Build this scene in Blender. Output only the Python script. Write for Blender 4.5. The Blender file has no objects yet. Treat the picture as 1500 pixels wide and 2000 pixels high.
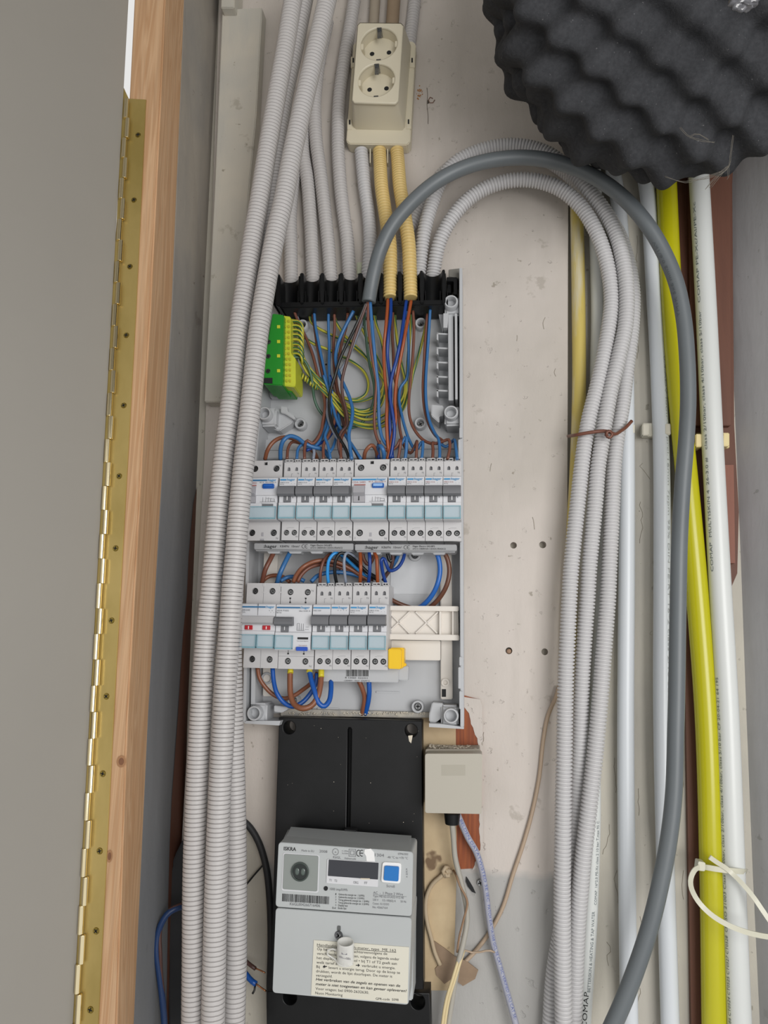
import bpy, bmesh, math, random
import numpy as np
from mathutils import Vector, Matrix
random.seed(7)
SC = bpy.context.scene
COL = SC.collection

# ------------------------------------------------------------------ camera
FPX = 26.0 / 36.0 * 2000.0
PITCH, YAW, ROLL = math.radians(10.0), math.radians(7.1), math.radians(0.96)
CAM = Vector((0.0, -0.778, 1.5))
fw = Vector((-math.sin(YAW) * math.cos(PITCH), math.cos(YAW) * math.cos(PITCH), math.sin(PITCH)))
r0 = fw.cross(Vector((0, 0, 1))).normalized()
u0 = r0.cross(fw).normalized()
RT = (r0 * math.cos(ROLL) + u0 * math.sin(ROLL)).normalized()
UP = RT.cross(fw).normalized()
cd = bpy.data.cameras.new('camera')
cd.sensor_fit = 'VERTICAL'; cd.sensor_height = 36.0; cd.sensor_width = 27.0; cd.lens = 26.0
cd.clip_start = 0.01; cd.clip_end = 50
cam = bpy.data.objects.new('camera', cd); COL.objects.link(cam)
M = Matrix((RT, UP, -fw)).transposed().to_4x4(); M.translation = CAM
cam.matrix_world = M
SC.camera = cam

# ------------------------------------------------------------------ world and lights
SC.view_settings.view_transform = 'Standard'
SC.view_settings.look = 'None'
SC.view_settings.gamma = 1.0
SC.view_settings.use_curve_mapping = False
SC.view_settings.exposure = 0.0
w = bpy.data.worlds.new('world'); SC.world = w; w.use_nodes = True
bg = w.node_tree.nodes['Background']
bg.inputs[0].default_value = (1.0, 0.99, 0.975, 1); bg.inputs[1].default_value = 0.80


def area(name, loc, target, size, power, color=(1, 1, 1), sizey=None):
    l = bpy.data.lights.new(name, 'AREA'); l.energy = power; l.color = color
    l.shape = 'RECTANGLE'; l.size = size; l.size_y = sizey or size
    o = bpy.data.objects.new(name, l); COL.objects.link(o); o.location = loc
    o.rotation_euler = (Vector(target) - Vector(loc)).to_track_quat('-Z', 'Y').to_euler()
    return o


area('room_lamp_light', (0.62, -1.35, 1.52), (0.10, 0, 1.36), 0.8, 14.0, (1.0, 0.985, 0.965), 0.8)


# ------------------------------------------------------------------ helpers
def P(px, py, d=0.0):
    """point on the plane d metres in front of the back wall seen at a photo pixel"""
    v = RT * (px - 750.0) + UP * (1000.0 - py) + fw * FPX
    t = (-d - CAM.y) / v.y
    return CAM + v * t


def lin(c):
    if isinstance(c, str):
        c = [int(c[i:i + 2], 16) / 255 for i in (0, 2, 4)]
    return tuple(x / 12.92 if x <= 0.04045 else ((x + 0.055) / 1.055) ** 2.4 for x in c) + (1,)


MATS = {}


def mat(name, color, rough=0.5, metal=0.0, c2=None, nscale=6.0, namt=0.5, nstretch=(1, 1, 1), ndet=5, bump=None, bstr=0.3,
        bdist=0.001, alpha=1.0, spec=None, spots=None, sscale=60, sth=0.68, coat=0.0, ramp=(0.35, 0.65)):
    if name in MATS:
        return MATS[name]
    m = bpy.data.materials.new(name); m.use_nodes = True
    nt = m.node_tree; N = nt.nodes; L = nt.links; b = N['Principled BSDF']
    b.inputs['Base Color'].default_value = lin(color)
    b.inputs['Roughness'].default_value = rough
    b.inputs['Metallic'].default_value = metal
    b.inputs['Alpha'].default_value = alpha
    if spec is not None: b.inputs['Specular IOR Level'].default_value = spec
    if coat: b.inputs['Coat Weight'].default_value = coat
    if c2 or bump or spots:
        tc = N.new('ShaderNodeTexCoord'); mp = N.new('ShaderNodeMapping'); L.new(tc.outputs['Object'], mp.inputs[0])
        mp.inputs['Scale'].default_value = nstretch
    if c2:
        n = N.new('ShaderNodeTexNoise'); n.inputs['Scale'].default_value = nscale; n.inputs['Detail'].default_value = ndet
        n.inputs['Roughness'].default_value = 0.6
        L.new(mp.outputs[0], n.inputs['Vector'])
        mr = N.new('ShaderNodeMapRange'); mr.inputs[1].default_value = ramp[0]; mr.inputs[2].default_value = ramp[1]
        mr.inputs[4].default_value = namt; L.new(n.outputs[0], mr.inputs[0])
        mx = N.new('ShaderNodeMix'); mx.data_type = 'RGBA'
        L.new(mr.outputs[0], mx.inputs[0]); mx.inputs[6].default_value = lin(color); mx.inputs[7].default_value = lin(c2)
        out = mx.outputs[2]
        L.new(out, b.inputs['Base Color'])
        last = mx
    if spots:
        n2 = N.new('ShaderNodeTexNoise'); n2.inputs['Scale'].default_value = sscale; n2.inputs['Detail'].default_value = 3
        L.new(mp.outputs[0], n2.inputs['Vector'])
        mr2 = N.new('ShaderNodeMapRange'); mr2.inputs[1].default_value = sth; mr2.inputs[2].default_value = sth + 0.04
        L.new(n2.outputs[0], mr2.inputs[0])
        mx2 = N.new('ShaderNodeMix'); mx2.data_type = 'RGBA'; L.new(mr2.outputs[0], mx2.inputs[0])
        mx2.inputs[7].default_value = lin(spots)
        if c2: L.new(last.outputs[2], mx2.inputs[6])
        else: mx2.inputs[6].default_value = lin(color)
        L.new(mx2.outputs[2], b.inputs['Base Color'])
    if bump:
        n3 = N.new('ShaderNodeTexNoise'); n3.inputs['Scale'].default_value = bump; n3.inputs['Detail'].default_value = 6
        L.new(mp.outputs[0], n3.inputs['Vector'])
        bp = N.new('ShaderNodeBump'); bp.inputs['Strength'].default_value = bstr; bp.inputs['Distance'].default_value = bdist
        L.new(n3.outputs[0], bp.inputs['Height']); L.new(bp.outputs[0], b.inputs['Normal'])
    MATS[name] = m
    return m


def stripe_mat():
    m = bpy.data.materials.new('earth_wire_green_yellow'); m.use_nodes = True
    nt = m.node_tree; N = nt.nodes; L = nt.links; b = N['Principled BSDF']; b.inputs['Roughness'].default_value = 0.35
    uv = N.new('ShaderNodeUVMap'); sp = N.new('ShaderNodeSeparateXYZ'); L.new(uv.outputs[0], sp.inputs[0])
    ma = N.new('ShaderNodeMath'); ma.operation = 'MULTIPLY_ADD'; L.new(sp.outputs[1], ma.inputs[0]); ma.inputs[1].default_value = 9.0
    L.new(sp.outputs[0], ma.inputs[2])
    fr = N.new('ShaderNodeMath'); fr.operation = 'FRACT'; L.new(ma.outputs[0], fr.inputs[0])
    pp = N.new('ShaderNodeMath'); pp.operation = 'PINGPONG'; L.new(ma.outputs[0], pp.inputs[0]); pp.inputs[1].default_value = 0.25
    gt = N.new('ShaderNodeMath'); gt.operation = 'LESS_THAN'; L.new(pp.outputs[0], gt.inputs[0]); gt.inputs[1].default_value = 0.095
    mx = N.new('ShaderNodeMix'); mx.data_type = 'RGBA'; L.new(gt.outputs[0], mx.inputs[0])
    mx.inputs[6].default_value = lin('b7b040'); mx.inputs[7].default_value = lin('35603f')
    L.new(mx.outputs[2], b.inputs['Base Color'])
    MATS['gy'] = m
    return m


def wood(name, c1, c2, c3, scale=1.0, rough=0.6, bstr=0.25):
    """timber with the grain running upwards"""
    m = bpy.data.materials.new(name); m.use_nodes = True
    nt = m.node_tree; N = nt.nodes; L = nt.links; b = N['Principled BSDF']; b.inputs['Roughness'].default_value = rough
    tc = N.new('ShaderNodeTexCoord'); mp = N.new('ShaderNodeMapping'); L.new(tc.outputs['Object'], mp.inputs[0])
    mp.inputs['Scale'].default_value = (38 * scale, 38 * scale, 1.3 * scale)
    n = N.new('ShaderNodeTexNoise'); n.inputs['Scale'].default_value = 1.8; n.inputs['Detail'].default_value = 4; n.inputs['Distortion'].default_value = 0.6
    L.new(mp.outputs[0], n.inputs['Vector'])
    wv = N.new('ShaderNodeMath'); wv.operation = 'MULTIPLY'; wv.inputs[1].default_value = 9.0; L.new(n.outputs[0], wv.inputs[0])
    pp = N.new('ShaderNodeMath'); pp.operation = 'PINGPONG'; pp.inputs[1].default_value = 0.5; L.new(wv.outputs[0], pp.inputs[0])
    cr = N.new('ShaderNodeValToRGB'); L.new(pp.outputs[0], cr.inputs[0])
    cr.color_ramp.elements[0].color = lin(c2); cr.color_ramp.elements[1].color = lin(c1); cr.color_ramp.elements[1].position = 0.5
    mp2 = N.new('ShaderNodeMapping'); mp2.inputs['Scale'].default_value = (160, 160, 4); L.new(tc.outputs['Object'], mp2.inputs[0])
    n2 = N.new('ShaderNodeTexNoise'); n2.inputs['Scale'].default_value = 2.0; n2.inputs['Detail'].default_value = 4; L.new(mp2.outputs[0], n2.inputs['Vector'])
    mx = N.new('ShaderNodeMix'); mx.data_type = 'RGBA'; mr = N.new('ShaderNodeMapRange'); mr.inputs[1].default_value = 0.45; mr.inputs[2].default_value = 0.75; mr.inputs[4].default_value = 0.5
    L.new(n2.outputs[0], mr.inputs[0]); L.new(mr.outputs[0], mx.inputs[0]); L.new(cr.outputs[0], mx.inputs[6]); mx.inputs[7].default_value = lin(c3)
    L.new(mx.outputs[2], b.inputs['Base Color'])
    bp = N.new('ShaderNodeBump'); bp.inputs['Strength'].default_value = bstr; bp.inputs['Distance'].default_value = 0.0006
    L.new(n2.outputs[0], bp.inputs['Height']); L.new(bp.outputs[0], b.inputs['Normal'])
    MATS[name] = m
    return m


def plaster(name, c1, c2, c3, pit=True, rough=0.75, streak=1.0, bstr=0.6):
    """brush-painted old plaster or board: patches, brush streaks, sparse pits and specks"""
    m = bpy.data.materials.new(name); m.use_nodes = True
    nt = m.node_tree; N = nt.nodes; L = nt.links; b = N['Principled BSDF']; b.inputs['Roughness'].default_value = rough
    tc = N.new('ShaderNodeTexCoord')

    def noise(scale, det, st=(1, 1, 1), rot=0):
        mp = N.new('ShaderNodeMapping'); mp.inputs['Scale'].default_value = st; mp.inputs['Rotation'].default_value = (0, rot, 0)
        L.new(tc.outputs['Object'], mp.inputs[0])
        n = N.new('ShaderNodeTexNoise'); n.inputs['Scale'].default_value = scale; n.inputs['Detail'].default_value = det
        n.inputs['Roughness'].default_value = 0.6
        L.new(mp.outputs[0], n.inputs['Vector']); return n.outputs[0]

    def rng(sock, a, bb, hi=1.0):
        mr = N.new('ShaderNodeMapRange'); mr.inputs[1].default_value = a; mr.inputs[2].default_value = bb; mr.inputs[4].default_value = hi
        L.new(sock, mr.inputs[0]); return mr.outputs[0]

    def mix(f, a, bb):
        mx = N.new('ShaderNodeMix'); mx.data_type = 'RGBA'; L.new(f, mx.inputs[0])
        if isinstance(a, str): mx.inputs[6].default_value = lin(a)
        else: L.new(a, mx.inputs[6])
        mx.inputs[7].default_value = lin(bb); return mx.outputs[2]
    c = mix(rng(noise(5, 4), 0.4, 0.65), c1, c2)
    c = mix(rng(noise(14, 5, (3 * streak, 3, 0.5)), 0.5, 0.75, 0.6), c, c2)
    c = mix(rng(noise(70, 3), 0.69, 0.73, 0.75), c, c3)
    c = mix(rng(noise(28, 6, (1, 1, 1), 0.5), 0.66, 0.70, 0.4), c, c3)
    L.new(c, b.inputs['Base Color'])
    h1 = noise(45, 6, (1.6 * streak, 1.6, 0.6)); h2 = noise(110, 3); h3 = noise(9, 3)
    ad = N.new('ShaderNodeMath'); ad.operation = 'MULTIPLY_ADD'; L.new(rng(h2, 0.67, 0.75), ad.inputs[0]); ad.inputs[1].default_value = -0.9 if pit else -0.2
    L.new(h1, ad.inputs[2])
    ad2 = N.new('ShaderNodeMath'); ad2.operation = 'MULTIPLY_ADD'; L.new(h3, ad2.inputs[0]); ad2.inputs[1].default_value = 2.0; L.new(ad.outputs[0], ad2.inputs[2])
    bp = N.new('ShaderNodeBump'); bp.inputs['Strength'].default_value = bstr; bp.inputs['Distance'].default_value = 0.0012
    L.new(ad2.outputs[0], bp.inputs['Height']); L.new(bp.outputs[0], b.inputs['Normal'])
    MATS[name] = m
    return m


def link(name, me, m=None, parent=None, smooth=False):
    o = bpy.data.objects.new(name, me); COL.objects.link(o)
    if m is not None: me.materials.append(m)
    if smooth:
        me.polygons.foreach_set('use_smooth', [True] * len(me.polygons))
    if parent is not None:
        o.parent = parent
        o.matrix_parent_inverse = parent.matrix_basis.inverted()
    return o


def tag(o, label=None, cat=None, group=None, kind=None):
    if label: o['label'] = label
    if cat: o['category'] = cat
    if group: o['group'] = group
    if kind: o['kind'] = kind
    return o


def thing(name, loc, label, cat, group=None):
    o = bpy.data.objects.new(name, None); COL.objects.link(o); o.location = loc; o.empty_display_size = 0.01
    return tag(o, label, cat, group)


def sharp(me, ang=40):
    try: me.set_sharp_from_angle(angle=math.radians(ang))
    except Exception: pass


def prism(name, front, back, m, parent=None, bev=0.0, seg=2):
    """closed solid between two polygons of world points with the same count"""
    bm = bmesh.new()
    f = [bm.verts.new(p) for p in front]; k = [bm.verts.new(p) for p in back]
    n = len(f)
    bm.faces.new(f); bm.faces.new(list(reversed(k)))
    for i in range(n):
        j = (i + 1) % n
        bm.faces.new((f[j], f[i], k[i], k[j]))
    bmesh.ops.recalc_face_normals(bm, faces=bm.faces)
    if bev > 0:
        bmesh.ops.bevel(bm, geom=bm.edges[:], offset=bev, segments=seg, affect='EDGES', clamp_overlap=True)
    me = bpy.data.meshes.new(name); bm.to_mesh(me); bm.free()
    o = link(name, me, m, parent, smooth=bev > 0)
    if bev > 0: sharp(me, 50)
    return o


def slab(name, px, d1, d0, m, parent=None, bev=0.0, back=None, seg=2):
    """solid whose front outline is given by photo pixels at depth d1, running straight back to d0"""
    f = [P(x, y, d1) for x, y in px]
    if back: k = [P(x, y, d0) for x, y in back]
    else: k = [Vector((p.x, -d0, p.z)) for p in f]
    return prism(name, f, k, m, parent, bev, seg)


def rect(x0, y0, x1, y1):
    return [(x0, y0), (x1, y0), (x1, y1), (x0, y1)]


def box(bm, x0, x1, y0, y1, z0, z1, bev=0.0, seg=2):
    r = bmesh.ops.create_cube(bm, size=1.0)
    vs = r['verts']
    for v in vs:
        v.co = Vector(((x0 + x1) / 2 + v.co.x * (x1 - x0), (y0 + y1) / 2 + v.co.y * (y1 - y0), (z0 + z1) / 2 + v.co.z * (z1 - z0)))
    if bev > 0:
        es = list({e for v in vs for e in v.link_edges})
        bmesh.ops.bevel(bm, geom=es, offset=bev, segments=seg, affect='EDGES', clamp_overlap=True)


def bm_obj(name, bm, m, parent=None, smooth=True, ang=45):
    me = bpy.data.meshes.new(name); bm.to_mesh(me); bm.free()
    o = link(name, me, m, parent, smooth)
    if smooth: sharp(me, ang)
    return o


def frame_y(direction):
    """rotation taking local +Z to a direction"""
    return Vector(direction).to_track_quat('Z', 'Y').to_matrix().to_4x4()


def cyl(bm, c, axis, r, h, r2=None, seg=20, bev=0.0):
    """cylinder from c along axis for length h"""
    r2 = r if r2 is None else r2
    mt = Matrix.Translation(Vector(c) + Vector(axis).normalized() * h / 2) @ frame_y(axis)
    res = bmesh.ops.create_cone(bm, cap_ends=True, segments=seg, radius1=r, radius2=r2, depth=h, matrix=mt)
    if bev > 0:
        es = [e for e in {e for v in res['verts'] for e in v.link_edges} if any(len(f.verts) > 4 for f in e.link_faces)]
        bmesh.ops.bevel(bm, geom=es, offset=bev, segments=2, affect='EDGES', clamp_overlap=True)


def ring(bm, c, axis, ro, ri, h, seg=28, bottom=True):
    """open tube (cup) from c along axis: outer radius, inner radius; bottom closed at c"""
    mt = Matrix.Translation(Vector(c)) @ frame_y(axis)
    prof = [(ro, 0), (ro, h * 0.94), (ro - (ro - ri) * 0.25, h), (ri + (ro - ri) * 0.2, h), (ri, h * 0.94), (ri, h * 0.08), (0.0001, h * 0.08)]
    rows = []
    for rr, hh in prof:
        rows.append([bm.verts.new(mt @ Vector((rr * math.cos(2 * math.pi * i / seg), rr * math.sin(2 * math.pi * i / seg), hh))) for i in range(seg)])
    for a, b in zip(rows, rows[1:]):
        for i in range(seg):
            j = (i + 1) % seg
            bm.faces.new((a[i], a[j], b[j], b[i]))


def spline(pts, step=0.002):
    """Catmull-Rom through world points, resampled at even arc length"""
    p = np.array([tuple(q) for q in pts], float)
    if len(p) == 2: dense = p[0] + (p[1] - p[0]) * np.linspace(0, 1, 50)[:, None]
    else:
        e = np.vstack([2 * p[0] - p[1], p, 2 * p[-1] - p[-2]])
        out = []
        for i in range(1, len(e) - 2):
            a, b, c, dd = e[i - 1], e[i], e[i + 1], e[i + 2]
            tt = [0]
            for s, q in ((a, b), (b, c), (c, dd)):
                tt.append(tt[-1] + max(np.linalg.norm(q - s), 1e-6) ** 0.5)
            t = np.linspace(tt[1], tt[2], 16, endpoint=False)[:, None]
            t0, t1, t2, t3 = tt
            A1 = (t1 - t) / (t1 - t0) * a + (t - t0) / (t1 - t0) * b
            A2 = (t2 - t) / (t2 - t1) * b + (t - t1) / (t2 - t1) * c
            A3 = (t3 - t) / (t3 - t2) * c + (t - t2) / (t3 - t2) * dd
            B1 = (t2 - t) / (t2 - t0) * A1 + (t - t0) / (t2 - t0) * A2
            B2 = (t3 - t) / (t3 - t1) * A2 + (t - t1) / (t3 - t1) * A3
            out.append((t2 - t) / (t2 - t1) * B1 + (t - t1) / (t2 - t1) * B2)
        dense = np.vstack(out + [p[-1:]])
    s = np.concatenate([[0], np.cumsum(np.linalg.norm(np.diff(dense, axis=0), axis=1))])
    return dense, s


def at_len(dense, s, L):
    return np.stack([np.interp(L, s, dense[:, k]) for k in range(3)], axis=1)


def frames(c):
    t = np.gradient(c, axis=0); t /= np.linalg.norm(t, axis=1)[:, None] + 1e-12
    n = np.zeros_like(c); ref = np.array([0.0, -1.0, 0.0])
    v = ref - t[0] * (ref @ t[0]); v /= np.linalg.norm(v); n[0] = v
    for i in range(1, len(c)):
        v = n[i - 1] - t[i] * (n[i - 1] @ t[i]); n[i] = v / (np.linalg.norm(v) + 1e-12)
    return t, n, np.cross(t, n)


def sweep_mesh(name, c, rad, seg, smooth=True, Ls=None):
    t, n, b = frames(c)
    k = len(c); a = np.arange(seg) * 2 * math.pi / seg
    v = c[:, None, :] + rad[:, None, None] * (np.cos(a)[None, :, None] * n[:, None, :] + np.sin(a)[None, :, None] * b[:, None, :])
    v = v.reshape(-1, 3)
    i = np.arange(k - 1)[:, None] * seg; j = np.arange(seg)[None, :]; j2 = (j + 1) % seg
    q = np.stack([i + j, i + j2, i + seg + j2, i + seg + j], axis=-1).reshape(-1, 4)
    nq = len(q)
    me = bpy.data.meshes.new(name)
    me.vertices.add(len(v)); me.vertices.foreach_set('co', v.ravel())
    loops = np.concatenate([q.ravel(), np.arange(seg)[::-1], (k - 1) * seg + np.arange(seg)])
    me.loops.add(len(loops)); me.loops.foreach_set('vertex_index', loops)
    st = np.concatenate([np.arange(nq) * 4, [nq * 4, nq * 4 + seg]])
    me.polygons.add(nq + 2); me.polygons.foreach_set('loop_start', st)
    me.polygons.foreach_set('use_smooth', np.concatenate([np.full(nq, smooth), [False, False]]))
    if Ls is not None:
        uv = me.uv_layers.new(name='UVMap')
        U = np.stack([j, j + 1, j + 1, j], axis=-1).astype(float) / seg
        U = np.broadcast_to(U, (k - 1, seg, 4)).reshape(-1)
        Lr = np.broadcast_to(np.stack([Ls[:-1], Ls[:-1], Ls[1:], Ls[1:]], axis=-1)[:, None, :], (k - 1, seg, 4)).reshape(-1)
        d = np.zeros((len(loops), 2)); d[:nq * 4, 0] = U; d[:nq * 4, 1] = Lr
        uv.data.foreach_set('uv', d.ravel())
    me.update(calc_edges=True); me.validate()
    return me


def pts_px(pts, d=None):
    out = []
    for q in pts:
        out.append(P(q[0], q[1], q[2] if len(q) > 2 else d))
    return out


def tube(name, pts, r, m, parent=None, d=None, seg=10, step=0.004, world=False):
    w_ = pts if world else pts_px(pts, d)
    dense, s = spline(w_)
    n = max(4, int(s[-1] / step)); Ls = np.linspace(0, s[-1], n + 1)
    c = at_len(dense, s, Ls)
    me = sweep_mesh(name, c, np.full(len(c), r), seg, True, Ls)
    return link(name, me, m, parent)


def conduit(name, pts, r, m, label, group=None, d=None, pitch=0.0038, groove=0.0036, seg=16, parent=None, soft=False):
    dense, s = spline(pts_px(pts, d))
    n = int(s[-1] / pitch)
    prof = [(0.0, -groove), (0.16, -groove), (0.175, -0.06 * groove), (0.20, 0.0), (0.25, 0.005 * groove), (0.90, 0.005 * groove), (0.95, 0.0), (0.98, -0.06 * groove)]
    if soft:  # rounder rings with wider grooves
        prof = [(0.0, -groove), (0.11, -0.92 * groove), (0.20, -0.40 * groove), (0.32, -0.08 * groove), (0.55, 0.0), (0.78, -0.08 * groove), (0.91, -0.45 * groove)]
    Ls = np.array([(i + a) * pitch for i in range(n) for a, _ in prof])
    rad = np.array([r + g for i in range(n) for _, g in prof])
    c0 = at_len(dense, s, np.arange(0, s[-1], 0.006))
    c = at_len(dense, s, Ls)
    # soften the centre line so the rings stay even
    me = sweep_mesh(name, c, rad, seg, True, Ls)
    o = link(name, me, m, parent)
    return tag(o, label, 'conduit', group)


# text -----------------------------------------------------------------
TXT = {}


def text_verts(s, bold=0.0):
    key = (s, bold)
    if key in TXT: return TXT[key]
    cu = bpy.data.curves.new('t', 'FONT'); cu.body = s; cu.resolution_u = 2; cu.offset = bold
    o = bpy.data.objects.new('t', cu); COL.objects.link(o)
    bpy.context.view_layer.update()
    me = bpy.data.meshes.new_from_object(o.evaluated_get(bpy.context.evaluated_depsgraph_get()))
    v = [tuple(x.co) for x in me.vertices]; f = [tuple(p.vertices) for p in me.polygons]
    bpy.data.objects.remove(o); bpy.data.curves.remove(cu); bpy.data.meshes.remove(me)
    x0 = min((a[0] for a in v), default=0); x1 = max((a[0] for a in v), default=1)
    v = [((a[0] - x0) / (x1 - x0), a[1] / 0.70) for a in v]
    TXT[key] = (v, f)
    return TXT[key]


def text_px(s, p0, p1, hpx, d, m, parent, slant=0.0, bold=0.0, name='printed_text'):
    """lettering from baseline start pixel to baseline end pixel on the plane at depth d, capital height hpx"""
    v, f = text_verts(s, bold)
    A = P(p0[0], p0[1], d); B = P(p1[0], p1[1], d); ex = B - A; up = Vector((0, -1, 0)).cross(ex) * -1
    up = Vector((-ex.z, 0, ex.x)).normalized()
    h = (P(p0[0], p0[1] - hpx, d) - A).length
    me = bpy.data.meshes.new(name)
    me.from_pydata([A + ex * x + up * (y * h) + ex.normalized() * (slant * y * h) for x, y in v], [], f)
    return link(name, me, m, parent)


def text_local(s, x0, x1, z, h, y, m, parent, bold=0.0, name='printed_text'):
    """lettering on a device face in the device's own metres"""
    key = ('L', s, round(x0, 5), round(x1, 5), round(z, 5), h, y, m.name, bold)
    if key not in TXT:
        v, f = text_verts(s, bold)
        me = bpy.data.meshes.new(name)
        me.from_pydata([(x0 + (x1 - x0) * a, y, z + b * h) for a, b in v], [], f)
        me.materials.append(m); TXT[key] = me
    o = bpy.data.objects.new(name, TXT[key]); COL.objects.link(o); o.parent = parent
    return o


def text_tube(s, dense, sl, s0, s1, r, ang, h, m, parent, name='printed_text'):
    """lettering wrapped on a tube, running along it from length s0 to s1"""
    v, f = text_verts(s)
    Ls = np.linspace(0, sl[-1], 200); c = at_len(dense, sl, Ls); t, n, b = frames(c)
    vs = []
    for x, y in v:
        L_ = s0 + (s1 - s0) * x; a = ang + (y * h) / r * (1 if s1 < s0 else -1)
        cc = [np.interp(L_, Ls, c[:, k]) for k in range(3)]
        nn = np.array([np.interp(L_, Ls, n[:, k]) for k in range(3)]); bb = np.array([np.interp(L_, Ls, b[:, k]) for k in range(3)])
        vs.append(np.array(cc) + (r + 0.00025) * (math.cos(a) * nn + math.sin(a) * bb))
    me = bpy.data.meshes.new(name); me.from_pydata([tuple(q) for q in vs], [], f)
    return link(name, me, m, parent)


def cut_slab(name, outline, holes, y_front, y_back, m, parent=None, bevel=0.0, local=False):
    """flat solid with real holes: outline and holes are lists of (x, z); thickness along y"""
    cu = bpy.data.curves.new('c', 'CURVE'); cu.dimensions = '2D'; cu.fill_mode = 'BOTH'
    cu.extrude = abs(y_back - y_front) / 2 - bevel; cu.bevel_depth = bevel; cu.bevel_resolution = 1
    if bevel: cu.offset = -bevel
    for poly in [outline] + holes:
        sp = cu.splines.new('POLY'); sp.points.add(len(poly) - 1); sp.use_cyclic_u = True
        for q, (x, z) in zip(sp.points, poly): q.co = (x, z, 0, 1)
    o = bpy.data.objects.new('c', cu); COL.objects.link(o); bpy.context.view_layer.update()
    me = bpy.data.meshes.new_from_object(o.evaluated_get(bpy.context.evaluated_depsgraph_get()))
    bpy.data.objects.remove(o); bpy.data.curves.remove(cu)
    me.name = name
    ym = (y_front + y_back) / 2
    n = len(me.vertices); co = np.empty(n * 3); me.vertices.foreach_get('co', co); co = co.reshape(-1, 3)
    new = np.stack([co[:, 0], ym - co[:, 2], co[:, 1]], axis=1)
    me.vertices.foreach_set('co', new.ravel()); me.materials.clear(); me.update()
    ob = bpy.data.objects.new(name, me); COL.objects.link(ob); me.materials.append(m)
    if parent is not None:
        ob.parent = parent
        if not local: ob.matrix_parent_inverse = parent.matrix_basis.inverted()
    return ob


def circ(x, z, r, n=24, sx=1.0):
    return [(x + r * sx * math.cos(2 * math.pi * i / n), z + r * math.sin(2 * math.pi * i / n)) for i in range(n)]


def xz(px, py, d):
    p = P(px, py, d); return (p.x, p.z)


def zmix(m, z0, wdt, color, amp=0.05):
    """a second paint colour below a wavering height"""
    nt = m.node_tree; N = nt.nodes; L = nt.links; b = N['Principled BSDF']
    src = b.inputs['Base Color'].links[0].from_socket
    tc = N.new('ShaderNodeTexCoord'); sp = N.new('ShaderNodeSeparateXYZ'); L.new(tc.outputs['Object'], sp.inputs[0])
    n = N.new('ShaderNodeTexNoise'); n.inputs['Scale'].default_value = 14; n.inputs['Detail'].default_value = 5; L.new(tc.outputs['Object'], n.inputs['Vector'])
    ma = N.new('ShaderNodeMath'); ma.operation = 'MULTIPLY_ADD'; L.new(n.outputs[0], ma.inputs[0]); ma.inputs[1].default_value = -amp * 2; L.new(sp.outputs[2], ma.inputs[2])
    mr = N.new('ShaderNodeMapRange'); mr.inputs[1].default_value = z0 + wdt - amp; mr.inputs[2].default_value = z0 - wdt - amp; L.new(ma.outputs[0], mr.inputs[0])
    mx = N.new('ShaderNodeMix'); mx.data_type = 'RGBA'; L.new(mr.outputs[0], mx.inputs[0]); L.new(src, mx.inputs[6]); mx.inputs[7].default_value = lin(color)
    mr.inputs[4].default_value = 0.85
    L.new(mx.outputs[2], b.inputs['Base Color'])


MM = (P(760, 1000, 0.06) - P(750, 1000, 0.06)).length / 10


def msize(px, x, y, d):
    return (P(x + px / 2, y, d) - P(x - px / 2, y, d)).length


# ------------------------------------------------------------------ materials
stripe_mat()
m_cond = mat('light_grey_conduit', 'c0bdbc', 0.45)
m_cond2 = mat('white_grey_conduit', 'c6c5c6', 0.42)
m_condy = mat('yellow_cream_conduit', 'd8bd7c', 0.4)
m_blackp = mat('black_plastic', '111213', 0.38, c2='1a1a1c', nscale=40, namt=0.5, spec=0.3)
m_encl = mat('light_grey_enclosure_plastic', 'b9bbbe', 0.42, c2='a9aaac', nscale=9, namt=0.3)
m_cream = mat('cream_white_plastic', 'e0dad2', 0.4)
m_dev = mat('device_grey_plastic', 'c4c3c4', 0.42, bump=900, bstr=0.08, bdist=0.0003)
m_dev2 = mat('device_white_print_area', 'd2d3d7', 0.4)
m_tog = mat('dark_grey_toggle', '6c6d71', 0.45)
m_tog2 = mat('mid_grey_toggle', 'a2a1a6', 0.45)
m_cov = mat('pale_blue_clear_cover', 'c2dbe4', 0.10, alpha=0.30, coat=0.2)
m_covedge = mat('blue_clear_cover_edge', '8dbfcd', 0.15, alpha=0.6)
m_card = mat('label_card', 'bcc5cd', 0.6)
m_screw = mat('zinc_screw', '9d9e9e', 0.25, 1.0, c2='6a6b6c', nscale=700, namt=0.8)
m_dark = mat('dark_recess', '17181a', 0.7)
m_blueprint = mat('blue_print', '3b8fc4', 0.5)
m_tealprint = mat('dark_blue_bar_print', '2d6e9c', 0.5)
m_blk = mat('black_print', '1c1c1e', 0.6)
m_gryp = mat('grey_print', '75767a', 0.6)
m_redp = mat('red_print', 'a8706c', 0.6)
m_wht = mat('white_print', 'ececec', 0.5)
m_btn = mat('blue_button', '1f5fb4', 0.3)
m_red = mat('red_indicator', 'b5232c', 0.35)
m_yel = mat('yellow_plastic', 'eec313', 0.35)
m_brassk = mat('polished_brass', 'efe0b8', 0.10, 1.0)
m_brass = mat('brass', 'bda668', 0.36, 0.5, c2='94803f', nscale=14, namt=0.6, nstretch=(1, 1, 0.5), bump=60, bstr=0.1)
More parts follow.
